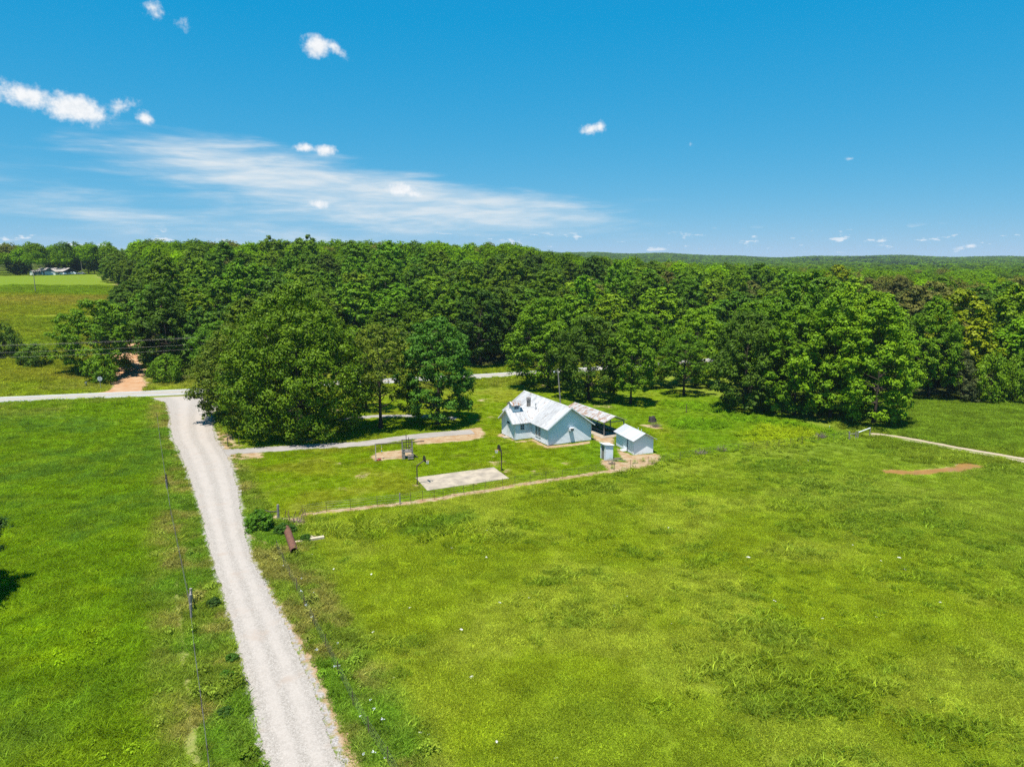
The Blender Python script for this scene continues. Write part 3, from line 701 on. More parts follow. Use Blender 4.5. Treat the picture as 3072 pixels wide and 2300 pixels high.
T = lambda dx, dy: at(dx*.46293, dy*.46256)
rng = np.random.RandomState(5)
heroes = [
    ('oak_tree', P_OAK, (-34.4, 112.4), 24.6, 10.6, .3, G_OAK, 'huge spreading oak, the largest tree, between gravel road and play frame'),
    ('oak_tree', P_OAKB, (-48.6, 125.5), 17.2, 8.6, 1.9, (.104, .148, .008), 'olive oak at left of the huge oak, its boughs overhanging the gravel road'),
    ('oak_tree', P_OAKB, (-42.0, 121.5), 18.0, 7.0, 4.2, G_OAK, 'oak half hidden behind the left shoulder of the huge oak'),
    ('oak_tree', P_OPEN, (-22.2, 117.2), 17.6, 6.2, 1.0, (.135, .182, .012), 'thin-crowned oak with bare dark trunk behind the play frame'),
    ('hickory_tree', P_MED, (-12.9, 120.4), 18.6, 6.9, 2.0, G_COOL, 'dense cool-green tree standing left of the white house'),
    ('oak_tree', P_OPEN, (-27.5, 131.5), 13.5, 4.6, 2.6, (.10, .15, .010), 'small open tree seen between the huge oak and the thin-crowned oak'),
    ('oak_tree', P_RND[0], (8.1, 156.5), 20.0, 9.0, .2, G_MID, 'round bright-topped oak by the highway pull-off behind the white house'),
    ('oak_tree', P_RND[1], (15.6, 142.0), 17.2, 7.0, 1.4, G_DARK, 'dark full oak directly behind the open carport'),
    ('sweetgum_tree', P_TALL[0], (23.4, 137.6), 18.2, 4.9, .8, G_MID, 'upright tree with visible trunk right of the open carport'),
    ('oak_tree', P_RND[1], (29.5, 157.0), 16.5, 6.6, 2.2, G_MID, 'leafy oak rising behind the upright tree right of the carport'),
    ('oak_tree', P_RND[0], (41.5, 158.5), 17.5, 6.8, 4.6, G_BRT, 'bright oak behind the small flat-topped tree by the highway'),
    ('oak_tree', P_TALL[2], (51.0, 152.0), 19.5, 6.4, 3.1, G_MID, 'tall tree between the flat-topped tree and the right fence-line clump'),
    ('elm_tree', P_OPEN, (36.0, 146.5), 13.2, 5.0, 3.3, (.085, .18, .006), 'small flat-topped tree standing alone in the sunlit gap by the highway'),
    ('oak_tree', P_RND[0], (44.0, 132.0), 18.5, 7.0, 3.4, G_DARK, 'leftmost dark oak of the clump at the right fence line'),
    ('sweetgum_tree', P_TALL[1], (51.8, 127.6), 20.6, 6.4, 2.2, G_MID, 'second tree from the left in the clump at the right fence line'),
    ('sweetgum_tree', P_TALL[2], (56.8, 124.2), 23.0, 6.4, 4.4, G_BRT, 'tallest bright-green tree of the clump at the right fence line'),
    ('sweetgum_tree', P_TALL[1], (62.2, 119.6), 21.8, 6.8, .4, G_BRT, 'tree with pale trunk beside the white pole gate'),
    ('sweetgum_tree', P_TALL[0], (64.6, 127.5), 22.5, 6.2, 1.2, (.16, .26, .004), 'yellow-tipped tree just behind the tree beside the pole gate'),
    ('sweetgum_tree', P_TALL[2], (49.6, 138.5), 20.5, 6.2, 5.2, G_MID, 'tree rising behind the middle of the right fence-line clump'),
    ('elm_tree', P_OPEN, (56.0, 141.5), 16.0, 6.0, 2.9, (.08, .165, .006), 'feathery tree tucked behind the right fence-line clump'),
    ('sweetgum_tree', P_TALL[0], (85.0, 142.5), 21.0, 5.8, 5.0, G_MID, 'tall tree at the meadow edge, right of the farm track gate'),
    ('cedar_tree', P_CEDAR, (90.2, 140.2), 10.5, 3.3, 0, (.085, .105, .035), 'grey-green cedar at the meadow edge beside bright bushes'),
    ('bush', P_BUSH[0], (95.4, 139.2), 9.8, 3.9, 1, (.125, .225, .006), 'tall bright bush right of the grey-green cedar'),
    ('bush', P_BUSH[1], (101.5, 138.6), 10.0, 4.2, 2, (.12, .215, .006), 'tall bright bush at the right edge of the photo'),
    ('bush', P_BUSH[1], (79.0, 143.5), 7.0, 3.4, 3, G_MID, 'leafy bush at the foot of the tall tree by the meadow edge'),
    ('oak_tree', P_RND[1], (-99.0, 168.5), 18.0, 8.8, 2, G_MID, 'big leafy tree at the left side of the orange dirt road mouth'),
    ('bush', P_BUSH[0], (-93.8, 160.8), 6.8, 3.9, 2.5, G_MID, 'low leafy tree beside the stop sign at the dirt road'),
    ('oak_tree', P_TALL[1], (-84.6, 172.4), 22.6, 7.6, 1, G_DARK, 'tall dark tree at the right side of the orange dirt road mouth'),
    ('bush', P_BUSH[1], (-79.6, 162.2), 6.5, 4.0, 1, (.11, .21, .006), 'light green bush at the highway verge right of the dirt road'),
    ('sumac_tree', P_OPEN, (-66.5, 160.5), 14.5, 6.0, 4, (.11, .225, .010), 'feathery light-green tree on the far highway verge behind the olive oak'),
    ('bush', P_BUSH[0], (-118.0, 173.8), 5.8, 3.9, 0, (.08, .15, .008), 'round bush on the hillside field edge, left of the dirt road'),
    ('bush', P_BUSH[1], (-130.6, 181.5), 9.0, 4.2, 4, (.08, .14, .010), 'tall bush cut by the left edge of the photo below the hillside field'),
    ('oak_tree', P_RND[1], (-46.4, 54.2), 9.8, 4.6, 4, (.05, .10, .016), 'tree at the left photo edge with its shadow on the hay field'),
]
for nm, pr, loc, h, r, rz, c, lab in heroes:
    place_tree(nm, pr, loc, h, r, rz, c, lab, 'bush' if nm == 'bush' else 'tree')

# woods: poisson-spread trees behind the highway and round the meadow, then the rows by the dirt road and the far farmhouse
def poisson(cands, rmin, existing):
    out = []; cell = rmin; grid = {}
    def add(p, r=rmin): grid.setdefault((int(p[0]//cell), int(p[1]//cell)), []).append((p[0], p[1], r))
    for p in existing: add(p, rmin*.85)
    for x, y in cands:
        i, j = int(x//cell), int(y//cell); ok = True
        for a in (-1, 0, 1):
            for b in (-1, 0, 1):
                for q in grid.get((i+a, j+b), ()):
                    if (q[0]-x)**2+(q[1]-y)**2 < q[2]**2: ok = False; break
                if not ok: break
            if not ok: break
        if ok: out.append((x, y)); add((x, y))
    return out
cand = np.stack([rng.uniform(-200, 260, 26000), rng.uniform(140, 345, 26000)], 1)
m = (woodland(cand[:, 0], cand[:, 1]) > .5) & (np.abs(cand[:, 1]-hw_y(cand[:, 0])) > 12.5) & (np.abs(cand[:, 0]) < cand[:, 1]*.76+6)
near_side = (cand[:, 1] > 150) & (cand[:, 1] < hw_y(cand[:, 0])-10) & (cand[:, 0] > 58) & (cand[:, 0] < 82)
cand = cand[m | near_side]
wood = poisson(cand, 10.0, [h_[2] for h_ in heroes])
row = [(road_right_x(y)-9.5+rng.uniform(-2, 2), y+rng.uniform(-2, 2)) for y in np.arange(190, 372, 9.5)]
CATN = []
def zone(p):
    px = 512+711*p[0]/p[1]
    return ('left of the huge oak' if px < 215 else 'above the huge oak' if px < 365 else 'above the play frame' if px < 480 else
            'above the white house' if px < 600 else 'above the shed' if px < 700 else 'above the right clump' if px < 900 else 'above the right meadow')
wood.sort(key=lambda p: math.hypot(*p))
ROWN = ['front of the wood', 'middle of the wood', 'top of the wood']
TONES = [('mid-green', G_MID), ('dark green', G_DARK), ('deep green', G_OAK), ('bright green', G_BRT), ('olive', G_OLV), ('yellow-green', G_YEL)]
far_pts = []
n_ind = 0
for p in wood:
    d = p[1]-float(hw_y(p[0])); px = 512+711*p[0]/p[1]
    sp = float(fbm(np.array([p[0]]), np.array([p[1]]), 30, 77, 2)[0])*.75+rng.uniform(0, .25)
    tn = 1 if sp < .33 else 2 if sp < .47 else 0 if sp < .60 else 3 if sp < .72 else 4 if sp < .76 else 5 if px > 600 else 3
    if px > 845 and p[1] > 165 and rng.uniform() < .62: tn = 4
    if 600 < px < 860 and p[1] < 230 and rng.uniform() < .4: tn = 3
    if px < 480 and tn == 3 and rng.uniform() < .5: tn = 2
    if n_ind >= 262 or math.hypot(*p) > 318:
        far_pts.append((p[0], p[1], tn)); continue
    rk = 0 if abs(d) < 30 else 1 if d < 85 else 2
    tone, c = TONES[tn]
    k = int(rng.randint(6)); h = float(np.clip(rng.normal(18.3, 3.3), 12.5, 25.5)); r = float(np.clip(rng.normal(7.2, 1.0), 5.2, 9.4))
    size = '%s %s' % ('tall' if h > 19.6 else 'short' if h < 17.2 else 'medium', 'broad' if r > 7.2 else 'slim')
    place_tree('wood_tree', P_WOOD[k], p, h, r, rng.uniform(0, 6.28), vary(c, rng, .30), '%s %s tree in the %s %s' % (size, tone, ROWN[rk], zone(p)), 'tree', 'trees in the %s %s' % (ROWN[rk], zone(p)))
    n_ind += 1
ORD = 'first second third fourth fifth sixth seventh eighth ninth tenth eleventh twelfth thirteenth fourteenth fifteenth sixteenth seventeenth eighteenth nineteenth twentieth twenty-first twenty-second'.split()
for ri, p in enumerate(row):
    k = int(rng.randint(6))
    place_tree('wood_tree', P_WOOD[k], p, rng.uniform(12, 16), rng.uniform(4.2, 5.4), rng.uniform(0, 6), vary(G_DARK if p[1] < 240 else G_OAK, rng, .2), '%s tree uphill in the row along the left side of the dirt road' % ORD[ri], 'tree', 'row of trees left of the dirt road')

# far farmhouse and its trees
FA = at(35.4, 274.7); FB = at(63.8, 274.4)
fdir = (FB-FA); flen = fdir.length; frz = math.atan2(fdir.y, fdir.x)
fu = fdir.normalized(); fn = Vector((-fu.y, fu.x, 0)).normalized()
farm_tr = []
for (a, b, h, r) in [(-17, -1, 14, 6.5), (-11.5, 1.5, 12, 4.5), (-26, 6, 13, 6), (-7, 30, 13, 6), (2, 22, 14, 6.5), (9, 15, 13, 6.5), (17, 24, 15, 7), (25, 30, 14, 6), (34, 16, 12, 5), (31, 40, 14, 6), (41, 34, 13, 5.5), (48, 46, 14, 6), (-16, 34, 14, 6), (-26, 30, 13, 6), (-36, 42, 13, 6), (56, 34, 12, 5), (12, 44, 15, 6), (-2, 48, 14, 6), (64, 60, 14, 6), (74, 52, 15, 6), (84, 66, 14, 6)]:
    p = FA+fu*a+fn*b; farm_tr.append((p.x, p.y)); ng = len([q for q in farm_tr]) - 1
    lab = 'shade tree standing left of the grey-roofed farmhouse' if a < -8 and b < 10 else 'tree in the grove behind the grey-roofed farmhouse, %s' % ('directly behind its roof' if 0 < a < 22 and b < 25 else 'far back beyond its roof' if 0 < a < 22 else 'left of its roof' if a <= 0 else 'above the parked vehicles' if a < 36 else 'toward the dirt road')
    place_tree('shade_tree', P_WOOD[int(rng.randint(6))], (p.x, p.y), h, r, rng.uniform(0, 6), vary(G_DARK, rng, .2), lab, 'tree', 'trees around the farmhouse')

# ------------------------------------------------------------------ scatter helper (geometry nodes), far woodland
def scatter(name, pts, scl, rot, tint, pick, protos):
    n = len(pts)
    me = bpy.data.meshes.new(name); me.vertices.add(n); me.vertices.foreach_set('co', np.ascontiguousarray(pts, dtype=np.float32).ravel())
    def at_(nm, typ, arr, f):
        a = me.attributes.new(nm, typ, 'POINT'); a.data.foreach_set(f, np.ascontiguousarray(arr).ravel())
    at_('scl', 'FLOAT_VECTOR', np.asarray(scl, np.float32), 'vector'); at_('rot', 'FLOAT_VECTOR', np.asarray(rot, np.float32), 'vector')
    at_('tint', 'FLOAT_COLOR', np.concatenate([tint, np.ones((n, 1))], 1).astype(np.float32), 'color'); at_('pick', 'INT', np.asarray(pick, np.int32), 'value')
    o = link(name, me, None); o['kind'] = 'stuff'
    g = bpy.data.node_groups.new(name, 'GeometryNodeTree')
    g.interface.new_socket('Geometry', in_out='INPUT', socket_type='NodeSocketGeometry'); g.interface.new_socket('Geometry', in_out='OUTPUT', socket_type='NodeSocketGeometry')
    N = g.nodes; Lk = g.links
    gi = N.new('NodeGroupInput'); go = N.new('NodeGroupOutput'); jn = N.new('GeometryNodeJoinGeometry'); ip = N.new('GeometryNodeInstanceOnPoints')
    for pr in reversed(protos):
        oi = N.new('GeometryNodeObjectInfo'); oi.inputs['Object'].default_value = pr; oi.inputs['As Instance'].default_value = True
        Lk.new(oi.outputs['Geometry'], jn.inputs[0])
    def na(nm, typ):
        q = N.new('GeometryNodeInputNamedAttribute'); q.data_type = typ; q.inputs[0].default_value = nm
        return q.outputs[0]
    Lk.new(gi.outputs[0], ip.inputs['Points']); Lk.new(jn.outputs[0], ip.inputs['Instance']); ip.inputs['Pick Instance'].default_value = True
    Lk.new(na('pick', 'INT'), ip.inputs['Instance Index']); Lk.new(na('rot', 'FLOAT_VECTOR'), ip.inputs['Rotation']); Lk.new(na('scl', 'FLOAT_VECTOR'), ip.inputs['Scale'])
    Lk.new(ip.outputs[0], go.inputs[0])
    md = o.modifiers.new('scatter', 'NODES'); md.node_group = g
    return o
def proto_obj(name, me): return bpy.data.objects.new(name, me)
M['farleaf'] = mk_tuft('far_foliage', .4)
def far_crown(seed, n, leaf, R=5.5, h=17):
    r_ = np.random.RandomState(seed); k = 26
    c = unit(r_.normal(size=(k, 3))+np.array([0, 0, .6])); c[:, 2] = np.abs(c[:, 2])
    cc = c*np.array([R*.62, R*.62, h*.34])+np.array([0, 0, h*.52])
    li = r_.randint(0, k, n); e = unit(r_.normal(size=(n, 3))+c[li]*.6+np.array([0, 0, .5]))
    lc = cc[li]+e*R*.42*r_.uniform(.5, 1.05, n)[:, None]
    V, F = leaf_quads(lc, unit(e+r_.normal(0, .35, (n, 3))+np.array([0, 0, .3])), leaf, r_, .8)
    me = np_mesh('far_tree', V, F, M['farleaf'], {'leaf': ('FLOAT', np.repeat(np.clip(.5+r_.uniform(-.2, .2, k)[li]+r_.uniform(-.25, .25, n), 0, 1), 4))})
    return proto_obj('far_tree', me)
FAR_A = [far_crown(60+k, 1100, .75) for k in range(3)]; FAR_B = [far_crown(70+k, 170, 2.0) for k in range(3)]
tl = [np.array(TONES[k][1])*.85 for k in range(6)]
cx = []; 
# individual crowns of the deep wood that no one can pick out, plus the wooded country behind
q = rng.uniform(size=(60000, 2)); rr_ = np.sqrt(300**2+q[:, 0]*(950**2-300**2)); aa = (q[:, 1]-.5)*1.5
X, Y = rr_*np.sin(aa), rr_*np.cos(aa)
okm = (Y > 345) & ((X > road_right_x(Y)+8)) & (np.abs(X) < Y*.78)
px_ = 512+711*X/Y
okm &= ~((px_ > 985) & (rr_ > 430) & (rr_ < 640)) & ~((px_ > 878) & (px_ < 900) & (rr_ > 600) & (rr_ < 760))
lf_ = (X < road_right_x(Y)-8) & (Y > 440) & (np.abs(X) < Y*.78)
pts = poisson(np.stack([X, Y], 1)[okm | lf_], 8.6, [])
P1 = np.array([(a, b) for a, b, c in far_pts]+pts); tn1 = np.array([c for a, b, c in far_pts]+[int(rng.choice([0, 1, 2, 3, 4], p=[.3, .25, .3, .07, .08])) for _ in pts])
n1_ = len(P1); cols = np.array([tl[k] for k in tn1])*rng.uniform(.85, 1.2, (n1_, 1))*1.25
s1_ = np.stack([rng.uniform(1.0, 1.45, n1_)]*2+[rng.uniform(.85, 1.3, n1_)], 1)
scatter('distant_wood', np.stack([P1[:, 0], P1[:, 1], hgt(P1[:, 0], P1[:, 1])], 1), s1_, np.stack([np.zeros(n1_), np.zeros(n1_), rng.uniform(0, 6.28, n1_)], 1), cols, rng.randint(0, 3, n1_), FAR_A)['label'] = 'unbroken canopy of the deep wood running back to the skyline'
q = rng.uniform(size=(70000, 2)); rr_ = np.sqrt(950**2+q[:, 0]*(4600**2-950**2)); aa = (q[:, 1]-.5)*1.42
X, Y = rr_*np.sin(aa), rr_*np.cos(aa)
okm = (vnoise(X, Y, 260, 5) < .70) | (rr_ > 3000); X, Y = X[okm], Y[okm]; n2_ = len(X)
s2_ = rng.uniform(1.1, 1.7, (n2_, 1))*np.array([[1.25, 1.25, .85]])
scatter('far_forest_ridge', np.stack([X, Y, hgt(X, Y)-2.0], 1), s2_, np.stack([np.zeros(n2_), np.zeros(n2_), rng.uniform(0, 6.28, n2_)], 1),
        np.array([tl[int(k)] for k in rng.choice([0, 1, 2], n2_)])*rng.uniform(.8, 1.25, (n2_, 1)), rng.randint(0, 3, n2_), FAR_B)['label'] = 'low forested ridge along the horizon'

# ------------------------------------------------------------------ grass and weeds
def tuft(name, seed, n, rad, h0, h1, wd, lean, mat, wide=False):
    r_ = np.random.RandomState(seed); a = r_.uniform(0, 6.28, n); d = rad*np.sqrt(r_.uniform(0, 1, n))
    b = np.stack([d*np.cos(a), d*np.sin(a), np.zeros(n)-.01], 1); h = r_.uniform(h0, h1, n)
    la = r_.uniform(0, 6.28, n); ln = np.stack([np.cos(la), np.sin(la), np.zeros(n)], 1)*(h*r_.uniform(.2, 1, n)*lean)[:, None]
    sa = r_.uniform(0, 6.28, n); sd = np.stack([np.cos(sa), np.sin(sa), np.zeros(n)], 1)*(wd*r_.uniform(.6, 1.4, n))[:, None]
    tip = b+ln+np.array([0, 0, 1.])*h[:, None]; mid = b+ln*.35+np.array([0, 0, .6])*h[:, None]
    V = np.stack([b-sd*.6, b+sd*.6, mid+sd*.8, tip, mid-sd*.8], 1).reshape(-1, 3); F = np.arange(5*n).reshape(n, 5)
    me = np_mesh(name, V, F, mat, {'leaf': ('FLOAT', np.repeat(r_.uniform(0, 1, n), 5))})
    return proto_obj(name, me)
def weed(name, seed, n, rad, h, leaf, mat):
    r_ = np.random.RandomState(seed); a = r_.uniform(0, 6.28, n); d = rad*np.sqrt(r_.uniform(0, 1, n)); z = h*r_.uniform(.15, 1, n)*(1-.4*(d/rad)**2)
    c = np.stack([d*np.cos(a), d*np.sin(a), z], 1); nr = unit(np.stack([np.cos(a)*.4, np.sin(a)*.4, np.ones(n)], 1)+r_.normal(0, .4, (n, 3)))
    V, F = leaf_quads(c, nr, leaf, r_, .5)
    return proto_obj(name, np_mesh(name, V, F, mat, {'leaf': ('FLOAT', np.repeat(r_.uniform(0, 1, n), 4))}))
TUFT_S = [tuft('short_tuft', 80+k, 150, .55, .05, .13, .014, 2.0, M['tuft']) for k in range(3)]
TUFT_M = [tuft('pasture_tuft', 84+k, 90, .34, .10, .26, .015, 1.7, M['tuft']) for k in range(3)]
TUFT_L = [tuft('hay_tuft', 88+k, 120, .55, .14, .36, .016, 2.0, M['tuft']) for k in range(3)]
WEEDS = [weed('weed', 92+k, 70, .45, .7, .16, M['tuft']) for k in range(3)]
def off_road(x, y, mrg=.3):
    ok = (area(x, y, ROAD_POLY, .05) < .5) & (np.abs(y-hw_y(x)) > 3.6)
    ok &= area(x, y, COURT, .05) < .5
    td = seg_dist(x, y, TRACK_C); ok &= td > 1.9
    ok &= (seg_dist(x, y, DRIVE_C) > 1.5) & (seg_dist(x, y, DRIVE2_C) > 1.1) & (seg_dist(x, y, PATH_STRAW) > .40)
    ok &= area(x, y, PUDDLE, .05) < .5
    ok &= ~inside(x, y, [(5.2, 105.), (12.6, 108.9), (6.2, 122.6), (1.2, 120), (-1.6, 113), (0.7, 108.6), (3.4, 110)])
    return ok
def frust(x, y, m=2.0): return (np.abs(x) < (y*.985+4.8)*.728+m) & (y > 33.5)
def grass(name, label, n, box, dens, protos, smin, smax, bright=1.0, tall=None, maxdirt=.45, extra=None):
    x = rng.uniform(box[0], box[1], n); y = rng.uniform(box[2], box[3], n)
    k = frust(x, y, 4.0); x, y = x[k], y[k]
    k = off_road(x, y) & (rng.uniform(size=len(x)) < dens(x, y)); x, y = x[k], y[k]
    c, dm, gmk = ground_paint(x, y)
    k = (dm+rng.uniform(-.2, .2, len(x)) < maxdirt) & (gmk < .5); x, y, c = x[k], y[k], c[k]
    if extra is not None: c = extra(x, y, c)
    n = len(x); s = rng.uniform(smin, smax, n)*(.7+.6*fbm(x, y, 3, 15, 2)); hs = s*rng.uniform(.75, 1.25, n)
    o = scatter(name, np.stack([x, y, hgt(x, y)], 1), np.stack([s, s, hs], 1), np.stack([np.zeros(n), np.zeros(n), rng.uniform(0, 6.28, n)], 1),
                c*bright*rng.uniform(.68, 1.34, (n, 1))*(.70+.6*fbm(x, y, 1.7, 99, 3))[:, None], rng.randint(0, len(protos), n), protos)
    o['label'] = label
    return o
in_past = lambda x, y: (1-area(x, y, HAY, .3))*(1-area(x, y, LAWN, .3))
fall = lambda x, y, a, b: 1-.8*sstep(a, b, y)
grass('pasture_grass', 'short yellow-green grass of the right-hand pasture', 110000, (-45, 100, 33, 118), lambda x, y: in_past(x, y)*fall(x, y, 60, 115), TUFT_S, .8, 1.25, 1.85)
# rank tufts: irregular clusters where cattle leave the grass
SPX, SPY = rng.uniform(-45, 95, 5200), rng.uniform(33, 112, 5200); kk = (fbm(SPX, SPY, 16, 35, 3) + rng.uniform(-.25, .25, 5200) > .57) & frust(SPX, SPY, 2) & (in_past(SPX, SPY) > .5)
SPX, SPY = SPX[kk], SPY[kk]; spr = rng.gamma(1.6, .26, len(SPX)); cnt = np.clip((spr**1.4*16+1).astype(int), 1, 40); si = np.repeat(np.arange(len(SPX)), cnt)
def tufts():
    x = SPX[si]+rng.normal(0, 1, len(si))*spr[si]*1.2; y = SPY[si]+rng.normal(0, 1, len(si))*spr[si]*.8
    k = off_road(x, y) & (in_past(x, y) > .5) & (seg_dist(x, y, ROAD_C) > 6); x, y = x[k], y[k]; sj = si[k]; n = len(x)
    c, dm, gmk = ground_paint(x, y); k = (dm < .3) & (seg_dist(x, y, [xy(p) for p in FENCE_LAWN]) > 1.5); x, y, c, sj = x[k], y[k], c[k], sj[k]; n = len(x); f = rng.uniform(.10, .55, len(SPX))[sj][:, None]; c = c*(1-f)+np.array((.072, .132, .012))*f
    s_ = rng.uniform(.6, 1.3, n)*(.7+.5*spr[sj]/.6)
    scatter('pasture_tufts', np.stack([x, y, hgt(x, y)], 1), np.stack([s_, s_, s_], 1), np.stack([np.zeros(n), np.zeros(n), rng.uniform(0, 6.28, n)], 1), c*1.85*rng.uniform(.78, 1.25, (n, 1)), rng.randint(0, 3, n), TUFT_M)['label'] = 'darker rank tufts dotted through the pasture'
tufts()
grass('hay_grass', 'longer blue-green grass of the hay field left of the gravel road', 95000, (-112, -5, 33, 146), lambda x, y: area(x, y, HAY, .3)*fall(x, y, 70, 140), TUFT_L, .8, 1.25, 1.8)
grass('lawn_grass', 'mown grass of the schoolhouse lawn', 60000, (-55, 62, 68, 165), lambda x, y: area(x, y, LAWN, .3)*fall(x, y, 100, 160), TUFT_S, .6, .95, 1.75)
grass('verge_grass', 'rough grass along both verges of the gravel road', 60000, (-75, 5, 33, 140), lambda x, y: band(x, y, ROAD_C, 6.2, 1.2)*(1-area(x, y, LAWN, .3)), TUFT_M, .7, 1.5, 1.75, maxdirt=.5)
def wd_d(x, y):
    v = band(x, y, ROAD_C, 6.5, 1.2)*(1-area(x, y, LAWN, .3))*sstep(.52, .66, fbm(x, y, 3.0, 45, 3))
    h = area(x, y, HAY, .3)*sstep(.60, .70, fbm(x, y*2.2, 9, 51, 3))*(1-sstep(62, 75, y))
    r = np.maximum(area(x, y, LUSHW, 1), np.maximum(area(x, y, LUSHB, 1), area(x, y, LUSHR, 1)*.8))
    return np.maximum(np.maximum(v*.3, h*.35), np.maximum(r, np.maximum(area(x, y, YELLOW, 1.5)*.6, band(x, y, [xy(p) for p in FENCE_LAWN[22:]], 2.5, 1.5)*.35)))
grass('weeds', 'broad-leaved weeds in patches along verges and fences', 60000, (-70, 70, 33, 150), wd_d, WEEDS, .6, 1.15, 1.5, maxdirt=.6)
hwv = lambda x, y: sstep(3.8, 5, np.abs(y-hw_y(x)))*(1-sstep(8, 20, np.abs(y-hw_y(x))))*(1-woodland(x, y))
grass('highway_verge_grass', 'tall uncut grass on the highway verges', 40000, (-125, 70, 125, 215), lambda x, y: hwv(x, y)*.8, TUFT_L, 1.0, 1.9, 1.75)
grass('meadow_grass', 'even green grass of the meadow beyond the farm track', 30000, (52, 125, 96, 150), lambda x, y: sstep(54, 60, x)*.75*(1-woodland(x, y)), TUFT_L, .9, 1.6, 1.75)
grass('hillside_grass', 'grass of the hillside hay field beyond the highway', 60000, (-230, -88, 150, 330), lambda x, y: sstep(10, 16, y-hw_y(x))*(1-sstep(-4, 0, x-road_right_x(y)+10))*sstep(.3, .6, fbm(x*.35, y*1.6, 22, 61, 4)+.1), TUFT_L, 1.3, 2.4, 1.75)
# white flower heads by the near fence
fl_me = MB()
for k in range(7):
    a = k*.9; fl_me.tube([(math.cos(a)*.12*k/6, math.sin(a)*.12*k/6, .34+.03*(k % 3)), (math.cos(a)*.12*k/6, math.sin(a)*.12*k/6, .37+.03*(k % 3))], .020, 6)
fm_ = fl_me.mesh('flower_head'); fm_.materials.append(M['net']); FLOWER = proto_obj('flower_head', fm_)
fx = rng.uniform(-24, -4, 1500); fy = rng.uniform(34, 62, 1500)
k = (seg_dist(fx, fy, ROAD_R) < 3.2) & (seg_dist(fx, fy, ROAD_R) > 1.0) & off_road(fx, fy) & (fbm(fx, fy, 2, 95, 2) > .55); fx, fy = fx[k][:18], fy[k][:18]; nf = len(fx)
scatter('white_wildflowers', np.stack([fx, fy, np.zeros(nf)], 1), np.ones((nf, 3))*rng.uniform(.6, 1.2, (nf, 1)), np.stack([np.zeros(nf), np.zeros(nf), rng.uniform(0, 6, nf)], 1), np.ones((nf, 3)), np.zeros(nf), [FLOWER])['label'] = 'white wildflower heads on the verge by the pasture fence'

# ------------------------------------------------------------------ buildings
def lap_wall(mb, p0, p1, z0, z1f, out, board=.19, proud=.022, shrink=0.0):
    """lapped boards from p0 to p1 (2-D); z1f(t) is wall top at fraction t; 'out' the outward 2-D normal"""
    p0 = Vector(p0); p1 = Vector(p1); o = Vector(out)
    ztop = max(z1f(t) for t in (0, .25, .5, .75, 1)); n = int((ztop-z0)/board)+1; ts = np.linspace(0, 1, 81)
    for k in range(n):
        za, zb = z0+k*board, min(z0+(k+1)*board, ztop)
        ok = [t for t in ts if z1f(t) > za+.01]
        if len(ok) < 2: continue
        ok2 = [t for t in ts if z1f(t) >= zb-.005] or [sum(ok)/len(ok)]
        a0, a1, b0, b1 = min(ok), max(ok), min(ok2), max(ok2)
        P = lambda t, off, z: (*(p0+(p1-p0)*t+o*off), z)
        mb.quad(P(a0, proud, za), P(a1, proud, za), P(b1, .002, zb), P(b0, .002, zb))
        mb.quad(P(a0, .0, za), P(a1, .0, za), P(a1, proud, za), P(a0, proud, za))
def sheet_mesh(wd, ln, name, skew=0.0):
    """one roof sheet: y runs up the slope, two rolled edges and a mid rib"""
    mb = MB(); h = .028
    xs = [0, .03, .06, wd*.5-.03, wd*.5, wd*.5+.03, wd-.05, wd-.02, wd]; zs = [0, h, .004, .004, h*.6, .004, .004, h, 0]
    for a in range(len(xs)-1): mb.quad((xs[a], 0, zs[a]), (xs[a+1], 0, zs[a+1]), (xs[a+1], ln, zs[a+1]), (xs[a], ln, zs[a]))
    for a in range(len(xs)-1): mb.quad((xs[a], 0, zs[a]-.012), (xs[a], ln, zs[a]-.012), (xs[a+1], ln, zs[a+1]-.012), (xs[a+1], 0, zs[a+1]-.012))
    mb.quad(*[(x, 0, z) for x, z in zip(xs, zs)], *[(x, 0, z-.012) for x, z in reversed(list(zip(xs, zs)))])
    return mb.mesh(name)
def roof_side(parent, eave0, along, up, length, slope_len, mat, rng_, grey=0.0, wd=.66, name='roof_sheet'):
    """lay sheets side by side from eave0 in direction 'along'; 'up' is the unit up-slope vector"""
    n = int(round(length/wd)); wd = length/n; along = Vector(along).normalized(); up = Vector(up).normalized(); nr = along.cross(up)
    if nr.z < 0: eave0 = Vector(eave0)+along*length; along = -along; nr = along.cross(up)
    me = sheet_mesh(wd+.03, slope_len, name); me.materials.append(mat)
    rot = Matrix((along, up, nr)).transposed().to_4x4()
    for k in range(n):
        o = bpy.data.objects.new(name, me); COL.objects.link(o); o.parent = parent
        o.matrix_local = Matrix.Translation(Vector(eave0)+along*(k*wd)-up*rng_.uniform(0, .03)+nr*(.004+.003*(k % 2)+rng_.uniform(0, .002))) @ rot
        g = rng_.uniform(.80, 1.08)-grey*max(0, 1-k/8.0 if grey > 0 else 0)
        o.color = (g, g, g*1.01, 1)
def gable_deck(mb, x0, x1, y0, y1, ze, zr, th=.05, axis_='y'):
    """closed gable roof deck; ridge runs along axis_"""
    if axis_ == 'y':
        xm = (x0+x1)/2; mb.prism([(x0, ze-th), (x0, ze), (xm, zr), (x1, ze), (x1, ze-th), (xm, zr-th)], 'y', y0, y1)
    else:
        ym = (y0+y1)/2; mb.prism([(y0, ze-th), (y0, ze), (ym, zr), (y1, ze), (y1, ze-th), (ym, zr-th)], 'x', x0, x1)
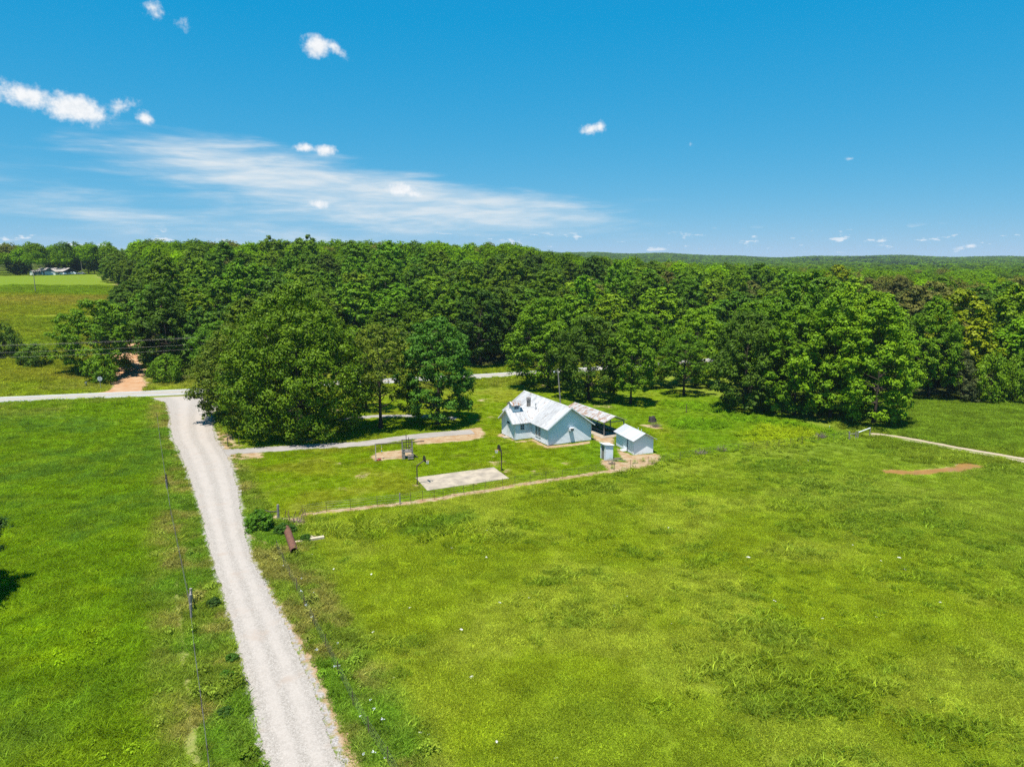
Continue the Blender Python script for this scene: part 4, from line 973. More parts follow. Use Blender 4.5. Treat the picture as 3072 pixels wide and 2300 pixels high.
def window(parent, c, wd, ht, nrm, panes=(2, 2), fr=.07):
    """framed window at centre c on a wall with outward 2-D normal nrm"""
    n = Vector((nrm[0], nrm[1], 0)); t = Vector((-n.y, n.x, 0)); R = Matrix((t, n, Vector((0, 0, 1)))).transposed().to_4x4(); R.translation = Vector(c)
    f = MB()
    for a, b, z0, z1 in ((-wd/2-fr, -wd/2, -ht/2-fr, ht/2+fr), (wd/2, wd/2+fr, -ht/2-fr, ht/2+fr), (-wd/2, wd/2, ht/2, ht/2+fr), (-wd/2, wd/2, -ht/2-fr*1.4, -ht/2)): f.box(a, b, -.02, .06, z0, z1, R)
    for k in range(1, panes[0]): x = -wd/2+wd*k/panes[0]; f.box(x-.02, x+.02, .0, .045, -ht/2, ht/2, R)
    for k in range(1, panes[1]): z = -ht/2+ht*k/panes[1]; f.box(-wd/2, wd/2, .0, .04, z-.02, z+.02, R)
    fo = f.build('window', M['trim'], parent)
    px, pz = wd/panes[0], ht/panes[1]
    pm_ = MB(); pm_.box(-px/2+.018, px/2-.018, .012, .026, -pz/2+.018, pz/2-.018); pme = pm_.mesh('pane'); pme.materials.append(M['glass'])
    for i in range(panes[0]):
        for j in range(panes[1]):
            o = bpy.data.objects.new('pane', pme); COL.objects.link(o); o.parent = fo
            Q = Matrix((t, n, Vector((0, 0, 1)))).transposed().to_4x4(); Q.translation = Vector(c)+t*(-wd/2+px*(i+.5))+Vector((0, 0, -ht/2+pz*(j+.5))); o.matrix_local = Q
    return fo
rb = np.random.RandomState(12)
def build_house():
    Wd, Ln, wh, rz_ = 7.7, 14.9, 2.85, 5.62
    yw0, yw1, xw = 5.2, 9.9, -3.0; slope = (rz_-wh)/(Wd/2); wr = wh+(yw1-yw0)/2*slope
    h = tag(empty('white_house', (5.47, 105.45, 0), math.radians(26.2)), 'white clapboard schoolhouse with tin gable roofs, cupola and chimney on the lawn', 'house')
    gab = lambda t: wh+(rz_-wh)*(1-abs(2*t-1)); flat = lambda t: wh
    mb = MB(); lap_wall(mb, (0, 0), (Wd, 0), .14, gab, (0, -1)); mb.quad((0, .0, .1), (Wd, .0, .1), (Wd, 0, wh), (Wd/2, 0, rz_-.02), (0, 0, wh)); mb.build('front_gable_wall', M['siding'], h)
    mb = MB(); lap_wall(mb, (0, 0), (0, yw0), .14, flat, (-1, 0)); lap_wall(mb, (0, yw1), (0, Ln), .14, flat, (-1, 0)); mb.quad((0, 0, .1), (0, Ln, .1), (0, Ln, wh), (0, 0, wh)); mb.build('side_wall', M['siding'], h)
    mb = MB(); lap_wall(mb, (Wd, 0), (Wd, Ln), .14, flat, (1, 0)); mb.quad((Wd, 0, .1), (Wd, Ln, .1), (Wd, Ln, wh), (Wd, 0, wh)); mb.build('side_wall', M['siding'], h)
    mb = MB(); lap_wall(mb, (0, Ln), (Wd, Ln), .14, gab, (0, 1)); mb.quad((0, Ln, .1), (Wd, Ln, .1), (Wd, Ln, wh), (Wd/2, Ln, rz_-.02), (0, Ln, wh)); mb.build('rear_gable_wall', M['siding'], h)
    wg = lambda t: wh+(wr-wh)*(1-abs(2*t-1))
    mb = MB(); lap_wall(mb, (xw, yw0), (0, yw0), .14, flat, (0, -1)); lap_wall(mb, (xw, yw1), (0, yw1), .14, flat, (0, 1)); lap_wall(mb, (xw, yw0), (xw, yw1), .14, wg, (-1, 0))
    mb.quad((xw, yw0, .1), (0, yw0, .1), (0, yw0, wh), (xw, yw0, wh)); mb.quad((xw, yw1, .1), (0, yw1, .1), (0, yw1, wh), (xw, yw1, wh)); mb.quad((xw, yw0, .1), (xw, yw1, .1), (xw, yw1, wh), (xw, (yw0+yw1)/2, wr-.02), (xw, yw0, wh)); mb.build('wing_wall', M['siding'], h)
    mb = MB(); mb.box(.05, Wd-.05, .05, Ln-.05, -.1, .14); mb.box(xw+.05, .05, yw0+.05, yw1-.05, -.1, .139); mb.build('foundation', M['brick'], h)
    mb = MB(); c = .06
    for x, y in ((0, 0), (Wd, 0), (0, Ln), (Wd, Ln), (xw, yw0), (xw, yw1)): mb.box(x-c, x+c, y-c, y+c, .1, wh-.02)
    mb.build('corner_boards', M['trim'], h)
    # main roof
    eo, go = .40, .58; ze = wh-eo*slope+.10; zr = rz_+.10
    d = MB(); gable_deck(d, -eo, Wd+eo, -go+.03, Ln+go-.03, ze-.03, zr-.03, .07); rf = d.build('roof', M['trim'], h)
    sl = math.hypot(Wd/2+eo, zr-ze)
    roof_side(rf, (-eo-.03, -go, ze-.018), (0, 1, 0), (Wd/2+eo, 0, zr-ze), Ln+2*go, sl+.04, M['roof'], rb, .22)
    roof_side(rf, (Wd+eo+.03, -go, ze-.018), (0, 1, 0), (-Wd/2-eo, 0, zr-ze), Ln+2*go, sl+.04, M['roof'], rb)
    cap = MB(); cap.prism([(Wd/2-.16, zr-.07), (Wd/2, zr+.06), (Wd/2+.16, zr-.07)], 'y', -go-.01, Ln+go+.01); cap.build('ridge_cap', M['roof'], rf)
    fb = MB()
    for y in (-go-.03, Ln+go):
        for s in (-1, 1):
            xe = Wd/2+s*(Wd/2+eo); fb.quad((xe, y, ze-.16), (xe, y, ze+.02), (Wd/2, y, zr+.02), (Wd/2, y, zr-.16)); fb.quad((xe, y+.03, ze-.16), (xe, y+.03, ze+.02), (Wd/2, y+.03, zr+.02), (Wd/2, y+.03, zr-.16)); fb.quad((xe, y, ze-.16), (xe, y+.03, ze-.16), (Wd/2, y+.03, zr-.16), (Wd/2, y, zr-.16))
    fb.build('rake_board', M['trim'], rf)
    # wing roof
    wo = .30; zw = wh-wo*slope+.095; zwr = wr+.095; ym = (yw0+yw1)/2; x1 = Wd/2*((zwr-wh-.1)/(rz_-wh))+.1
    d = MB(); gable_deck(d, xw-go, x1-.2, yw0-wo, yw1+wo, zw-.03, zwr-.03, .07, 'x'); wf = d.build('wing_roof', M['trim'], h)
    sw = math.hypot((yw1-yw0)/2+wo, zwr-zw)
    roof_side(wf, (xw-go-.02, yw0-wo-.03, zw-.018), (1, 0, 0), (0, (yw1-yw0)/2+wo, zwr-zw), x1-xw+go, sw+.04, M['roof'], rb)
    roof_side(wf, (xw-go-.02, yw1+wo+.03, zw-.018), (1, 0, 0), (0, -(yw1-yw0)/2-wo, zwr-zw), x1-xw+go, sw+.04, M['roof'], rb)
    cap = MB(); cap.prism([(ym-.15, zwr-.06), (ym, zwr+.05), (ym+.15, zwr-.06)], 'x', xw-go-.03, x1); cap.build('ridge_cap', M['roof'], wf)
    fb = MB(); x = xw-go-.05
    for s in (-1, 1):
        ye = ym+s*((yw1-yw0)/2+wo); fb.quad((x, ye, zw-.15), (x, ye, zw+.02), (x, ym, zwr+.02), (x, ym, zwr-.15)); fb.quad((x+.03, ye, zw-.15), (x+.03, ye, zw+.02), (x+.03, ym, zwr+.02), (x+.03, ym, zwr-.15)); fb.quad((x, ye, zw-.15), (x+.03, ye, zw-.15), (x+.03, ym, zwr-.15), (x, ym, zwr-.15))
    fb.build('rake_board', M['trim'], wf)
    # cupola astride the wing ridge
    cx0, cx1, cy0, cy1, cz = -2.55, -1.25, ym-.65, ym+.65, zwr+.70
    d = MB(); cg = lambda t: cz+.38*(1-abs(2*t-1)); cf = lambda t: cz
    lap_wall(d, (cx0, cy0), (cx1, cy0), zwr-.75, cf, (0, -1), .13); lap_wall(d, (cx0, cy1), (cx1, cy1), zwr-.75, cf, (0, 1), .13); lap_wall(d, (cx0, cy0), (cx0, cy1), zwr-.75, cg, (-1, 0), .13); lap_wall(d, (cx1, cy0), (cx1, cy1), zwr-.75, cg, (1, 0), .13)
    d.box(cx0+.01, cx1-.01, cy0+.01, cy1-.01, zwr-.8, cz); d.prism([(cy0+.01, cz-.01), (ym, cz+.37), (cy1-.01, cz-.01)], 'x', cx0+.01, cx1-.01)
    cu = d.build('cupola', M['siding'], h)
    lv = MB()
    lv.box(cx0+.26, cx1-.26, cy0-.045, cy0-.028, cz-.72, cz-.10)
    for k in range(6): lv.box(cx0+.32, cx1-.32, cy0-.075, cy0-.045, cz-.70+k*.10, cz-.635+k*.10)
    lv.build('louvre', M['slate'], cu)
    d = MB(); gable_deck(d, cx0-.30, cx1+.28, cy0-.28, cy1+.28, cz-.08, cz+.46, .05, 'x'); cr_ = d.build('cupola_roof', M['roof_rusty'], cu)
    roof_side(cr_, (cx0-.32, cy0-.30, cz-.075), (1, 0, 0), (0, .93, .545), cx1-cx0+.62, 1.09, M['roof_rusty'], rb, 0, .63)
    roof_side(cr_, (cx0-.32, cy1+.30, cz-.075), (1, 0, 0), (0, -.93, .545), cx1-cx0+.62, 1.09, M['roof_rusty'], rb, 0, .63)
    # chimney
    ch = MB(); chx, chy = .75, ym+.25
    ch.box(chx-.24, chx+.24, chy-.24, chy+.24, 3.6, 5.75); ch.box(chx-.29, chx+.29, chy-.29, chy+.29, 5.6, 5.72)
    for sx_ in (-.2, .2):
        for sy_ in (-.2, .2): ch.box(chx+sx_-.05, chx+sx_+.05, chy+sy_-.05, chy+sy_+.05, 5.75, 6.05)
    co = ch.build('chimney', M['brick'], h); cc_ = MB(); cc_.box(chx-.30, chx+.30, chy-.30, chy+.30, 6.05, 6.12); cc_.build('chimney_cap', M['brick'], co)
    fl_ = MB(); fl_.tube([(1.62, ym-.55, 4.35), (1.62, ym-.55, 5.15)], .06, 8); fl_.tube([(1.62, ym-.55, 5.12), (1.62, ym-.55, 5.22)], .11, 8); fl_.build('vent_pipe', M['steel'], h)
    # openings
    window(h, (-1.75, yw0-.025, 2.05), .62, .80, (0, -1), (2, 2)); window(h, (-.025, 3.55, 1.62), .62, 1.55, (-1, 0), (2, 2)); window(h, (-.025, 2.62, 1.62), .62, 1.55, (-1, 0), (2, 2))
    window(h, (Wd+.025, 4.0, 1.62), .7, 1.5, (1, 0), (2, 2)); window(h, (Wd+.025, 8.0, 1.62), .7, 1.5, (1, 0), (2, 2))
    dm_ = MB(); dm_.box(xw-.04, xw-.024, ym-.45, ym+.45, .2, 2.15); do = dm_.build('door', M['trim'], h)
    df_ = MB()
    for y0, y1, z0, z1 in ((-.53, -.45, .15, 2.22), (.45, .53, .15, 2.22), (-.53, .53, 2.15, 2.24)): df_.box(xw-.07, xw-.02, ym+y0, ym+y1, z0, z1)
    df_.build('door_frame', M['trim'], do); k_ = MB(); k_.tube([(xw-.04, ym-.36, 1.05), (xw-.09, ym-.36, 1.05)], .03, 6); k_.build('handle', M['black'], do)
    tn = MB(); tn.box(xw-.045, xw-.025, ym-.45, ym-.02, 2.28, 2.62); tn.box(xw-.045, xw-.025, ym+.04, ym+.45, 2.28, 2.62); tn.build('transom', M['glass'], do)
    ac = MB(); ac.box(3.62, 4.28, -.62, -.022, 2.05, 2.50); aco = ac.build('air_conditioner', M['trim'], h)
    g_ = MB(); g_.box(3.68, 4.22, -.634, -.621, 2.11, 2.44); go_ = g_.build('grille', M['dark'], aco)
    for k in range(5): s_ = MB(); s_.box(3.69, 4.21, -.645, -.635, 2.14+k*.06, 2.155+k*.06); s_.build('slat', M['steel'], aco)
    br = MB(); br.tube([(3.7, -.5, 2.04), (3.7, -.03, 1.8)], .02, 5); br.tube([(4.2, -.5, 2.04), (4.2, -.03, 1.8)], .02, 5); br.build('bracket', M['wood'], aco)
    st_ = MB(); st_.box(xw-1.0, xw-.05, ym-.6, ym+.6, -.05, .14); st_.build('door_step', M['concrete'], h)
    return h
build_house()

def build_carport():
    a = Vector((14.85, 111.4)); ang = math.radians(26.2)
    Wd, Ln, ze, zr = 3.9, 12.2, 2.35, 3.15
    c = tag(empty('open_carport', (a.x, a.y, 0), ang), 'open-sided carport with rust-streaked tin roof on posts beside the white house', 'carport')
    d = MB(); gable_deck(d, -.2, Wd+.2, -.25, Ln+.2, ze, zr, .05); rf = d.build('roof', M['wood'], c)
    up = Vector((Wd/2+.25, 0, zr-ze+.04)); sl = up.length
    roof_side(rf, (-.25, -.3, ze-.005), (0, 1, 0), up, Ln+.55, sl+.02, M['roof_rusty'], rb)
    roof_side(rf, (Wd+.25, -.3, ze-.005), (0, 1, 0), (-up.x, 0, up.z), Ln+.55, sl+.02, M['roof_rusty'], rb)
    cap = MB(); cap.prism([(Wd/2-.16, zr-.04), (Wd/2, zr+.07), (Wd/2+.16, zr-.04)], 'y', -.32, Ln+.27); cap.build('ridge_cap', M['roof_shed'], rf)
    for x in (.05, Wd-.05):
        for y in (.15, 4.0, 8.0, Ln-.2): p = MB(); p.box(x-.06, x+.06, y-.06, y+.06, -.1, ze-.045); p.build('post', M['wood'], c)
    b = MB()
    for x in (.05, Wd-.05): b.box(x-.05, x+.05, 0, Ln, ze-.19, ze-.052)
    b.build('beam', M['wood'], c)
    for y in (.0, 4.0, 8.0, Ln-.1):
        t_ = MB(); t_.box(.1, Wd-.1, y, y+.06, ze-.17, ze-.05); t_.tube([(.2, y+.03, ze-.06), (Wd/2, y+.03, zr-.12)], .04, 4); t_.tube([(Wd-.2, y+.03, ze-.06), (Wd/2, y+.03, zr-.12)], .04, 4); t_.build('truss', M['wood'], c)
    # long timber bench frames stored inside
    for k, (x, y0, y1) in enumerate(((.75, .6, 8.2), (2.55, 1.0, 8.4))):
        bnm = tag(empty('long_bench', (0, 0, 0)), ('long dark timber bench inside the open carport on the house side', 'long dark timber bench inside the open carport on the far side')[k], 'bench')
        bnm.matrix_world = Matrix.Translation((a.x, a.y, 0)) @ Matrix.Rotation(ang, 4, 'Z')
        s_ = MB(); s_.box(x-.22, x+.22, y0, y1, .42, .48); s_.build('seat', M['wood'], bnm)
        for yy in np.linspace(y0+.3, y1-.3, 4): l_ = MB(); l_.box(x-.16, x+.16, yy-.04, yy+.04, -.02, .419); l_.build('leg', M['darkwood'], bnm)
    # slab
    s_ = MB(); s_.box(-.9, Wd+.9, -.9, Ln+.2, -.08, .035); s_.build('floor_slab', M['concrete'], c)
build_carport()

def build_shed():
    Wd, Ln, wh, rz_ = 3.15, 5.75, 2.3, 3.15
    h = tag(empty('white_shed', (17.74, 100.32, 0), math.radians(18.0)), 'small white shed with silver tin gable roof on bare dirt', 'shed')
    gab = lambda t: wh+(rz_-wh)*(1-abs(2*t-1))
    mb = MB(); mb.prism([(0, -.1), (Wd, -.1), (Wd, wh), (Wd/2, rz_), (0, wh)], 'y', 0, Ln); mb.build('walls', M['block'], h)
    d = MB(); gable_deck(d, -.32, Wd+.32, -.40, Ln+.25, wh-.14, rz_+.04, .045); rf = d.build('roof', M['wood'], h)
    up = Vector((Wd/2+.36, 0, rz_-wh+.2)); sl = up.length
    roof_side(rf, (-.36, -.46, wh-.15), (0, 1, 0), up, Ln+.78, sl, M['roof_shed'], rb); roof_side(rf, (Wd+.36, -.46, wh-.15), (0, 1, 0), (-up.x, 0, up.z), Ln+.78, sl, M['roof_shed'], rb)
    cap = MB(); cap.prism([(Wd/2-.16, rz_-.01), (Wd/2, rz_+.11), (Wd/2+.16, rz_-.01)], 'y', -.47, Ln+.33); cap.build('ridge_cap', M['roof_shed'], rf)
    for y in (.9, 1.9): p = MB(); p.tube([(Wd/2+.05, y, rz_), (Wd/2+.05, y, rz_+.42)], .035, 6); p.build('vent_pipe', M['trim'], rf)
    d = MB(); d.box(-.05, -.004, 2.05, 3.35, .05, 2.0); do = d.build('door', M['block'], h)
    j = MB(); j.box(-.062, -.004, 1.94, 2.04, .0, 2.12); j.build('door_jamb', M['darkwood'], do); hd = MB(); hd.box(-.09, -.05, 2.15, 2.2, .95, 1.1); hd.build('handle', M['black'], do)
    st = MB(); st.box(-.7, -.06, 2.2, 3.1, -.05, .12); st.build('door_step', M['trim'], h)
build_shed()

def build_outhouse():
    h = tag(empty('outhouse', (13.2, 97.6, 0), math.radians(24)), 'narrow white outhouse with open door and slanted roof in front of the shed', 'outhouse')
    Wd, Ln, z0, z1 = 1.3, 1.15, 2.28, 2.05
    mb = MB(); ft = lambda t: z0+(z1-z0)*t
    lap_wall(mb, (0, 0), (Wd, 0), .05, ft, (0, -1), .13); lap_wall(mb, (Wd, 0), (Wd, Ln), .05, lambda t: z1, (1, 0), .13); lap_wall(mb, (0, Ln), (Wd, Ln), .05, ft, (0, 1), .13)
    for p in (((0, .0), (Wd, .0)), ((0, Ln), (Wd, Ln))): mb.quad((p[0][0], p[0][1], 0), (p[1][0], p[1][1], 0), (p[1][0], p[1][1], z1), (p[0][0], p[0][1], z0))
    mb.quad((Wd, 0, 0), (Wd, Ln, 0), (Wd, Ln, z1), (Wd, 0, z1)); mb.build('walls', M['siding'], h)
    f = MB()
    for y0, y1 in ((-.06, .16), (Ln-.16, Ln+.06)): f.box(-.06, .02, y0, y1, -.03, z0-.02)
    f.box(-.06, .02, .16, Ln-.16, 2.05, z0-.02); f.build('door_frame', M['trim'], h)
    dd = MB(); dd.box(.03, .05, .16, Ln-.16, .05, 2.05); dd.build('door', M['wood'], h)
    r = MB(); r.quad((-.22, -.16, z0+.06), (Wd+.16, -.16, z1+.02), (Wd+.16, Ln+.16, z1+.02), (-.22, Ln+.16, z0+.06)); r.quad((-.22, -.16, z0), (-.22, Ln+.16, z0), (Wd+.16, Ln+.16, z1-.04), (Wd+.16, -.16, z1-.04))
    for a, b in (((-.22, -.16), (Wd+.16, -.16)), ((-.22, Ln+.16), (Wd+.16, Ln+.16))): r.quad((a[0], a[1], z0), (b[0], b[1], z1-.04), (b[0], b[1], z1+.02), (a[0], a[1], z0+.06))
    r.quad((-.22, -.16, z0), (-.22, -.16, z0+.06), (-.22, Ln+.16, z0+.06), (-.22, Ln+.16, z0)); r.build('roof', M['trim'], h)
build_outhouse()
rp = np.random.RandomState(3)
for k in range(7):
    p = at(613+rp.uniform(-4, 7), 460.5+rp.uniform(-2, 2)); b = MB(); L = rp.uniform(.9, 1.9); b.box(-L/2, L/2, -.07, .07, 0, .035)
    o = b.build('scrap_board', M['dead' if k % 2 else 'wood'], None, (p.x, p.y, .02+.04*k)); o.rotation_euler = (0, rp.uniform(-.05, .05), rp.uniform(-.5, .6))
    tag(o, 'grey scrap board in the heap beside the outhouse', 'board', 'scrap boards beside the outhouse')

# ------------------------------------------------------------------ court, hoops, play frame
s_ = MB(); s_.prism(COURT, 'z', -.1, .06); tag(s_.build('concrete_court', M['concrete']), 'pale concrete basketball slab in the lawn by the wire fence', 'court')
def hoop(loc, toward, bent, label):
    ang = math.atan2(toward[1], toward[0]); h = tag(empty('basketball_hoop', (loc[0], loc[1], 0), ang), label, 'hoop')
    p = MB()
    if bent: p.tube([(0, 0, -.2), (0, 0, 2.45), (.03, 0, 2.5), (.95, 0, 3.05)], .075, 8)
    else: p.tube([(0, 0, -.2), (0, 0, 2.9)], .075, 8); p.tube([(0, 0, 2.75), (.3, 0, 3.0)], .04, 6); p.tube([(0, 0, 2.45), (.3, 0, 2.85)], .03, 6)
    p.build('pole', M['pole'], h)
    bx_ = 1.0 if bent else .34
    poly = [(.56*math.cos(a), .42*math.sin(a)+.05) for a in np.linspace(0, math.pi, 11)]; poly = [(y, 3.22+z) for y, z in poly]+[(-.56, 3.02), (-.44, 2.88), (.44, 2.88), (.56, 3.02)]
    b = MB(); b.prism(poly, 'x', bx_, bx_+.035); bo = b.build('backboard', M['black'], h)
    r = MB(); R_ = .23; c = (bx_+.06+R_+.1, 0, 2.98)
    ring = [(c[0]+R_*math.cos(a), R_*math.sin(a), c[2]) for a in np.linspace(0, 2*math.pi, 17)]; r.tube(ring, .016, 5, False); r.box(bx_+.036, bx_+.16, -.05, .05, 2.95, 3.0); r.build('rim', M['orange'], h)
    n = MB()
    for k in range(12):
        a = 2*math.pi*k/12; a2 = a+.26
        n.tube([(c[0]+R_*math.cos(a), R_*math.sin(a), c[2]), (c[0]+R_*.72*math.cos(a2), R_*.72*math.sin(a2), c[2]-.22), (c[0]+R_*.6*math.cos(a), R_*.6*math.sin(a), c[2]-.42)], .012, 4, False)
        a3 = a-.26; n.tube([(c[0]+R_*math.cos(a), R_*math.sin(a), c[2]), (c[0]+R_*.72*math.cos(a3), R_*.72*math.sin(a3), c[2]-.22), (c[0]+R_*.6*math.cos(a), R_*.6*math.sin(a), c[2]-.42)], .012, 4, False)
    n.build('net', M['net'], h)
hoop((-11.98, 86.43), (.9, .43), True, 'basketball hoop on a bent pole at the near-left end of the slab')
hoop((-1.41, 92.4), (-.9, -.43), False, 'basketball hoop on a straight pole at the far-right end of the slab')

def play():
    o = Vector((-19.4, 98.0)); ang = math.atan2(2.0, 4.4)*.45
    h = tag(empty('play_frame', (o.x, o.y, 0), ang), 'weathered wooden swing frame with lookout tower on bare dirt', 'play frame')
    b = MB(); b.tube([(-.1, 0, 2.22), (6.9, 0, 2.36)], .075, 6); b.build('beam', M['darkwood'], h)
    for s in (-1, 1): l = MB(); l.tube([(0, s*1.0-.1, -.1), (.0, s*.06, 2.3)], .06, 6); l.build('leg', M['darkwood' if s > 0 else 'wood'], h)
    r = MB(); r.tube([(.85, .0, 2.23), (.85, .03, .75)], .018, 5)
    r.build('rope', M['net'], h)
    for z, mt in ((1.45, 'yellowp'), (.80, 'yellowp'), (1.1, 'blue')): d = MB(); d.tube([(.85, .02, z), (.85, .02, z+.09)], .09, 8); d.build('climbing_disc', M[mt], h)
    sw = MB(); sw.box(.1, .75, -.75, -.45, .12, .16); sw.build('fallen_seat', M['red'], h); sw = MB(); sw.tube([(.2, -.95, .02), (.75, -.4, .32)], .05, 5); sw.tube([(.15, -.5, .05), (.75, -.4, .32)], .05, 5); sw.build('broken_brace', M['red'], h)
    x0, x1, y0, y1 = 3.75, 5.15, -.75, .65
    for x in (x0, x1):
        for y in (y0, y1): p = MB(); p.box(x-.06, x+.06, y-.06, y+.06, -.1, 2.55); p.build('tower_post', M['wood'], h)
    f = MB(); f.box(x0-.08, x1+.08, y0-.08, y1+.08, 1.0, 1.1); fo = f.build('deck', M['wood'], h)
    for k in range(7): d = MB(); d.box(x0-.1, x1+.1, y0-.09+k*.205, y0+.09+k*.205, 1.101, 1.13); d.build('deck_board', M['wood'], fo)
    r = MB()
    for y in (y0, y1): r.box(x0-.062, x1+.062, y-.045, y+.045, 2.48, 2.57); r.box(x0, x1, y-.03, y+.03, 1.72, 1.8)
    for x in (x0, x1): r.box(x-.045, x+.045, y0, y1, 2.47, 2.56); r.box(x-.03, x+.03, y0, y1, 1.72, 1.8)
    r.build('rail', M['darkwood'], h)
    for k in range(6): s = MB(); x = x1; y = y0+.2+k*.2; s.box(x-.02, x+.02, y-.03, y+.03, 1.1, 2.48); s.build('baluster', M['wood'], h)
    for x, y, z in ((x0+.62, y1+.05, 3.35), (x0+.92, y0+.3, 3.15)): m_ = MB(); m_.tube([(x, y, 1.1), (x, y, z)], .045, 6); m_.build('mast', M['darkwood'], h)
    b2 = MB(); b2.tube([(x0-.05, y0, 1.95), (x0+.5, y1, 1.5)], .05, 5); b2.build('brace', M['darkwood'], h); b3 = MB(); b3.tube([(x1-.4, y1, 1.7), (x1, y0, 1.25)], .05, 5); b3.build('brace', M['dead'], h)
    for k in range(3): st = MB(); st.box(x0+.7, x1+.12, y0-.35-.22*k, y0-.12-.22*k, .72-.24*k, .78-.24*k); st.build('step', M['wood'], h)
    w_ = MB(); w_.box(x0+.08, x0+.35, y0-.03, y0+.03, 0, 1.0); w_.box(x1-.1, x1-.05, y0, y1, .3, .36); w_.build('side_panel', M['wood'], h)
    sl = MB(); sl.quad((x1+.08, -.35, .62), (x1+.08, .15, .62), (x1+.8, .15, .05), (x1+.8, -.35, .05)); sl.quad((x1+.08, -.35, .58), (x1+.8, -.35, .01), (x1+.8, .15, .01), (x1+.08, .15, .58)); sl.build('ramp', M['darkwood'], h)
play()

# ------------------------------------------------------------------ poles, wires, fences
lp = tag(empty('light_pole', (8.9, 129.4, 0)), 'pale leaning wooden pole with yard light behind the white house', 'pole')
p = MB(); p.tube([(.25, 0, -.3), (-.1, 0, 4), (-.45, 0, 8.0)], [.14, .12, .10], 8); p.build('shaft', M['wood'], lp)
p = MB(); p.tube([(-.44, 0, 7.6), (-.9, -.1, 7.9), (-1.15, -.1, 7.85)], .03, 5); p.build('arm', M['steel'], lp)
p = MB(); p.tube([(-1.15, -.1, 7.85), (-1.15, -.1, 7.7), (-1.15, -.1, 7.5)], [.1, .2, .16], 8); p.build('lamp_head', M['steel'], lp)
def utility_pole(x, y, h, label, arm=True, rz_=0.3):
    e = tag(empty('utility_pole', (x, y, hz(x, y)), rz_), label, 'pole')
    p = MB(); p.tube([(0, 0, -.5), (0, 0, h)], [.16, .11], 8); p.build('shaft', M['wood'], e)
    if arm:
        p = MB(); p.box(-1.2, 1.2, -.06, .06, h-.75, h-.63); p.build('crossarm', M['wood'], e)
        for k in (-1.1, -.4, .4, 1.1): q_ = MB(); q_.tube([(k, 0, h-.63), (k, 0, h-.45)], .05, 6); q_.build('insulator', M['insul'], e)
    return e
PW = [(-240, 127), (-150, 141), (-58, 167.5), (31, 200), (122, 242)]
for k, (x, y) in enumerate(PW[1:4]): utility_pole(x, y, 11.3, ('power pole on the far highway verge, left of the photo edge', 'power pole on the far highway verge hidden by the huge oak', 'power pole on the far highway verge among trees behind the carport')[k])
for k, (off, z) in enumerate(((-.9, 10.85), (.9, 10.85), (-.2, 9.3), (.1, 8.2))):
    for (a, b), nm in zip(zip(PW[:-1], PW[1:]), ('far left', 'left', 'middle', 'right')):
        if nm == 'far left' : continue
        za, zb = hz(*a)+z, hz(*b)+z; m_ = MB(); pts = []
        for t in np.linspace(0, 1, 25): pts.append((a[0]+(b[0]-a[0])*t-.35*off, a[1]+(b[1]-a[1])*t+off, za+(zb-za)*t-4*1.1*t*(1-t)))
        m_.tube(pts, .008, 4, False); o = m_.build('overhead_wire', M['wire'])
        tag(o, ('%s wire of the power line above the highway, %s span' % (('near upper', 'far upper', 'middle', 'lowest')[k], nm)), 'wire', 'power line wires along the highway')
for (a_, b_), h_, lab in (((35.6, 291.5), 8.0, 'lone pole in the hillside field below the farmhouse'), ((82.3, 274), 8.5, 'pole beside the parked vehicles at the farmhouse'), ((128.4, 281), 9.0, 'pole on the right side of the dirt road near the hilltop')):
    g_ = at(a_, b_); utility_pole(g_.x, g_.y, h_, lab, False)
tp = MB(); tp.box(-.025, .025, -.006, .006, -.3, 1.25); tp.box(-.006, .006, 0, .03, -.3, 1.25); TP = tp.mesh('post'); TP.materials.append(M['tpost'])
wp = MB(); wp.tube([(0, 0, -.4), (0, 0, 1.35)], [.09, .08], 7); WP = wp.mesh('post'); WP.materials.append(M['wood'])
def fence(name, pts, label, wood_idx=(), wires=(.35, .65, .95, 1.18), wr=.007, skip=()):
    c = pts[0]; e = tag(empty(name, (c.x, c.y, hz(c.x, c.y))), label, 'fence')
    for i, p in enumerate(pts):
        o = bpy.data.objects.new('post', WP if i in wood_idx else TP); COL.objects.link(o); o.parent = e
        o.location = (p.x-c.x, p.y-c.y, hz(p.x, p.y)-e.location.z); o.rotation_euler = (rp.uniform(-.05, .05), rp.uniform(-.05, .05), rp.uniform(0, 3)); o.scale = (1, 1, rp.uniform(.88, 1.08))
    for z in wires:
        m_ = MB(); m_.tube([(p.x-c.x, p.y-c.y, hz(p.x, p.y)-e.location.z+z) for p in pts], wr, 4, False); m_.build('wire', M['wire'], e)
    return e
fence('wire_fence', FENCE_LAWN[1:], 'long wire fence on steel posts between lawn and right-hand pasture', (4, len(FENCE_LAWN)-2))
fence('wire_fence', FENCE_RIGHT, 'wire fence on rusty posts along the right verge of the gravel road', (), (.3, .55, .8, 1.05), .0045)
fence('wire_fence', FENCE_LEFT, 'wire fence along the hay field on the left of the gravel road', (3, 8), (.4, .75, 1.1), .007)
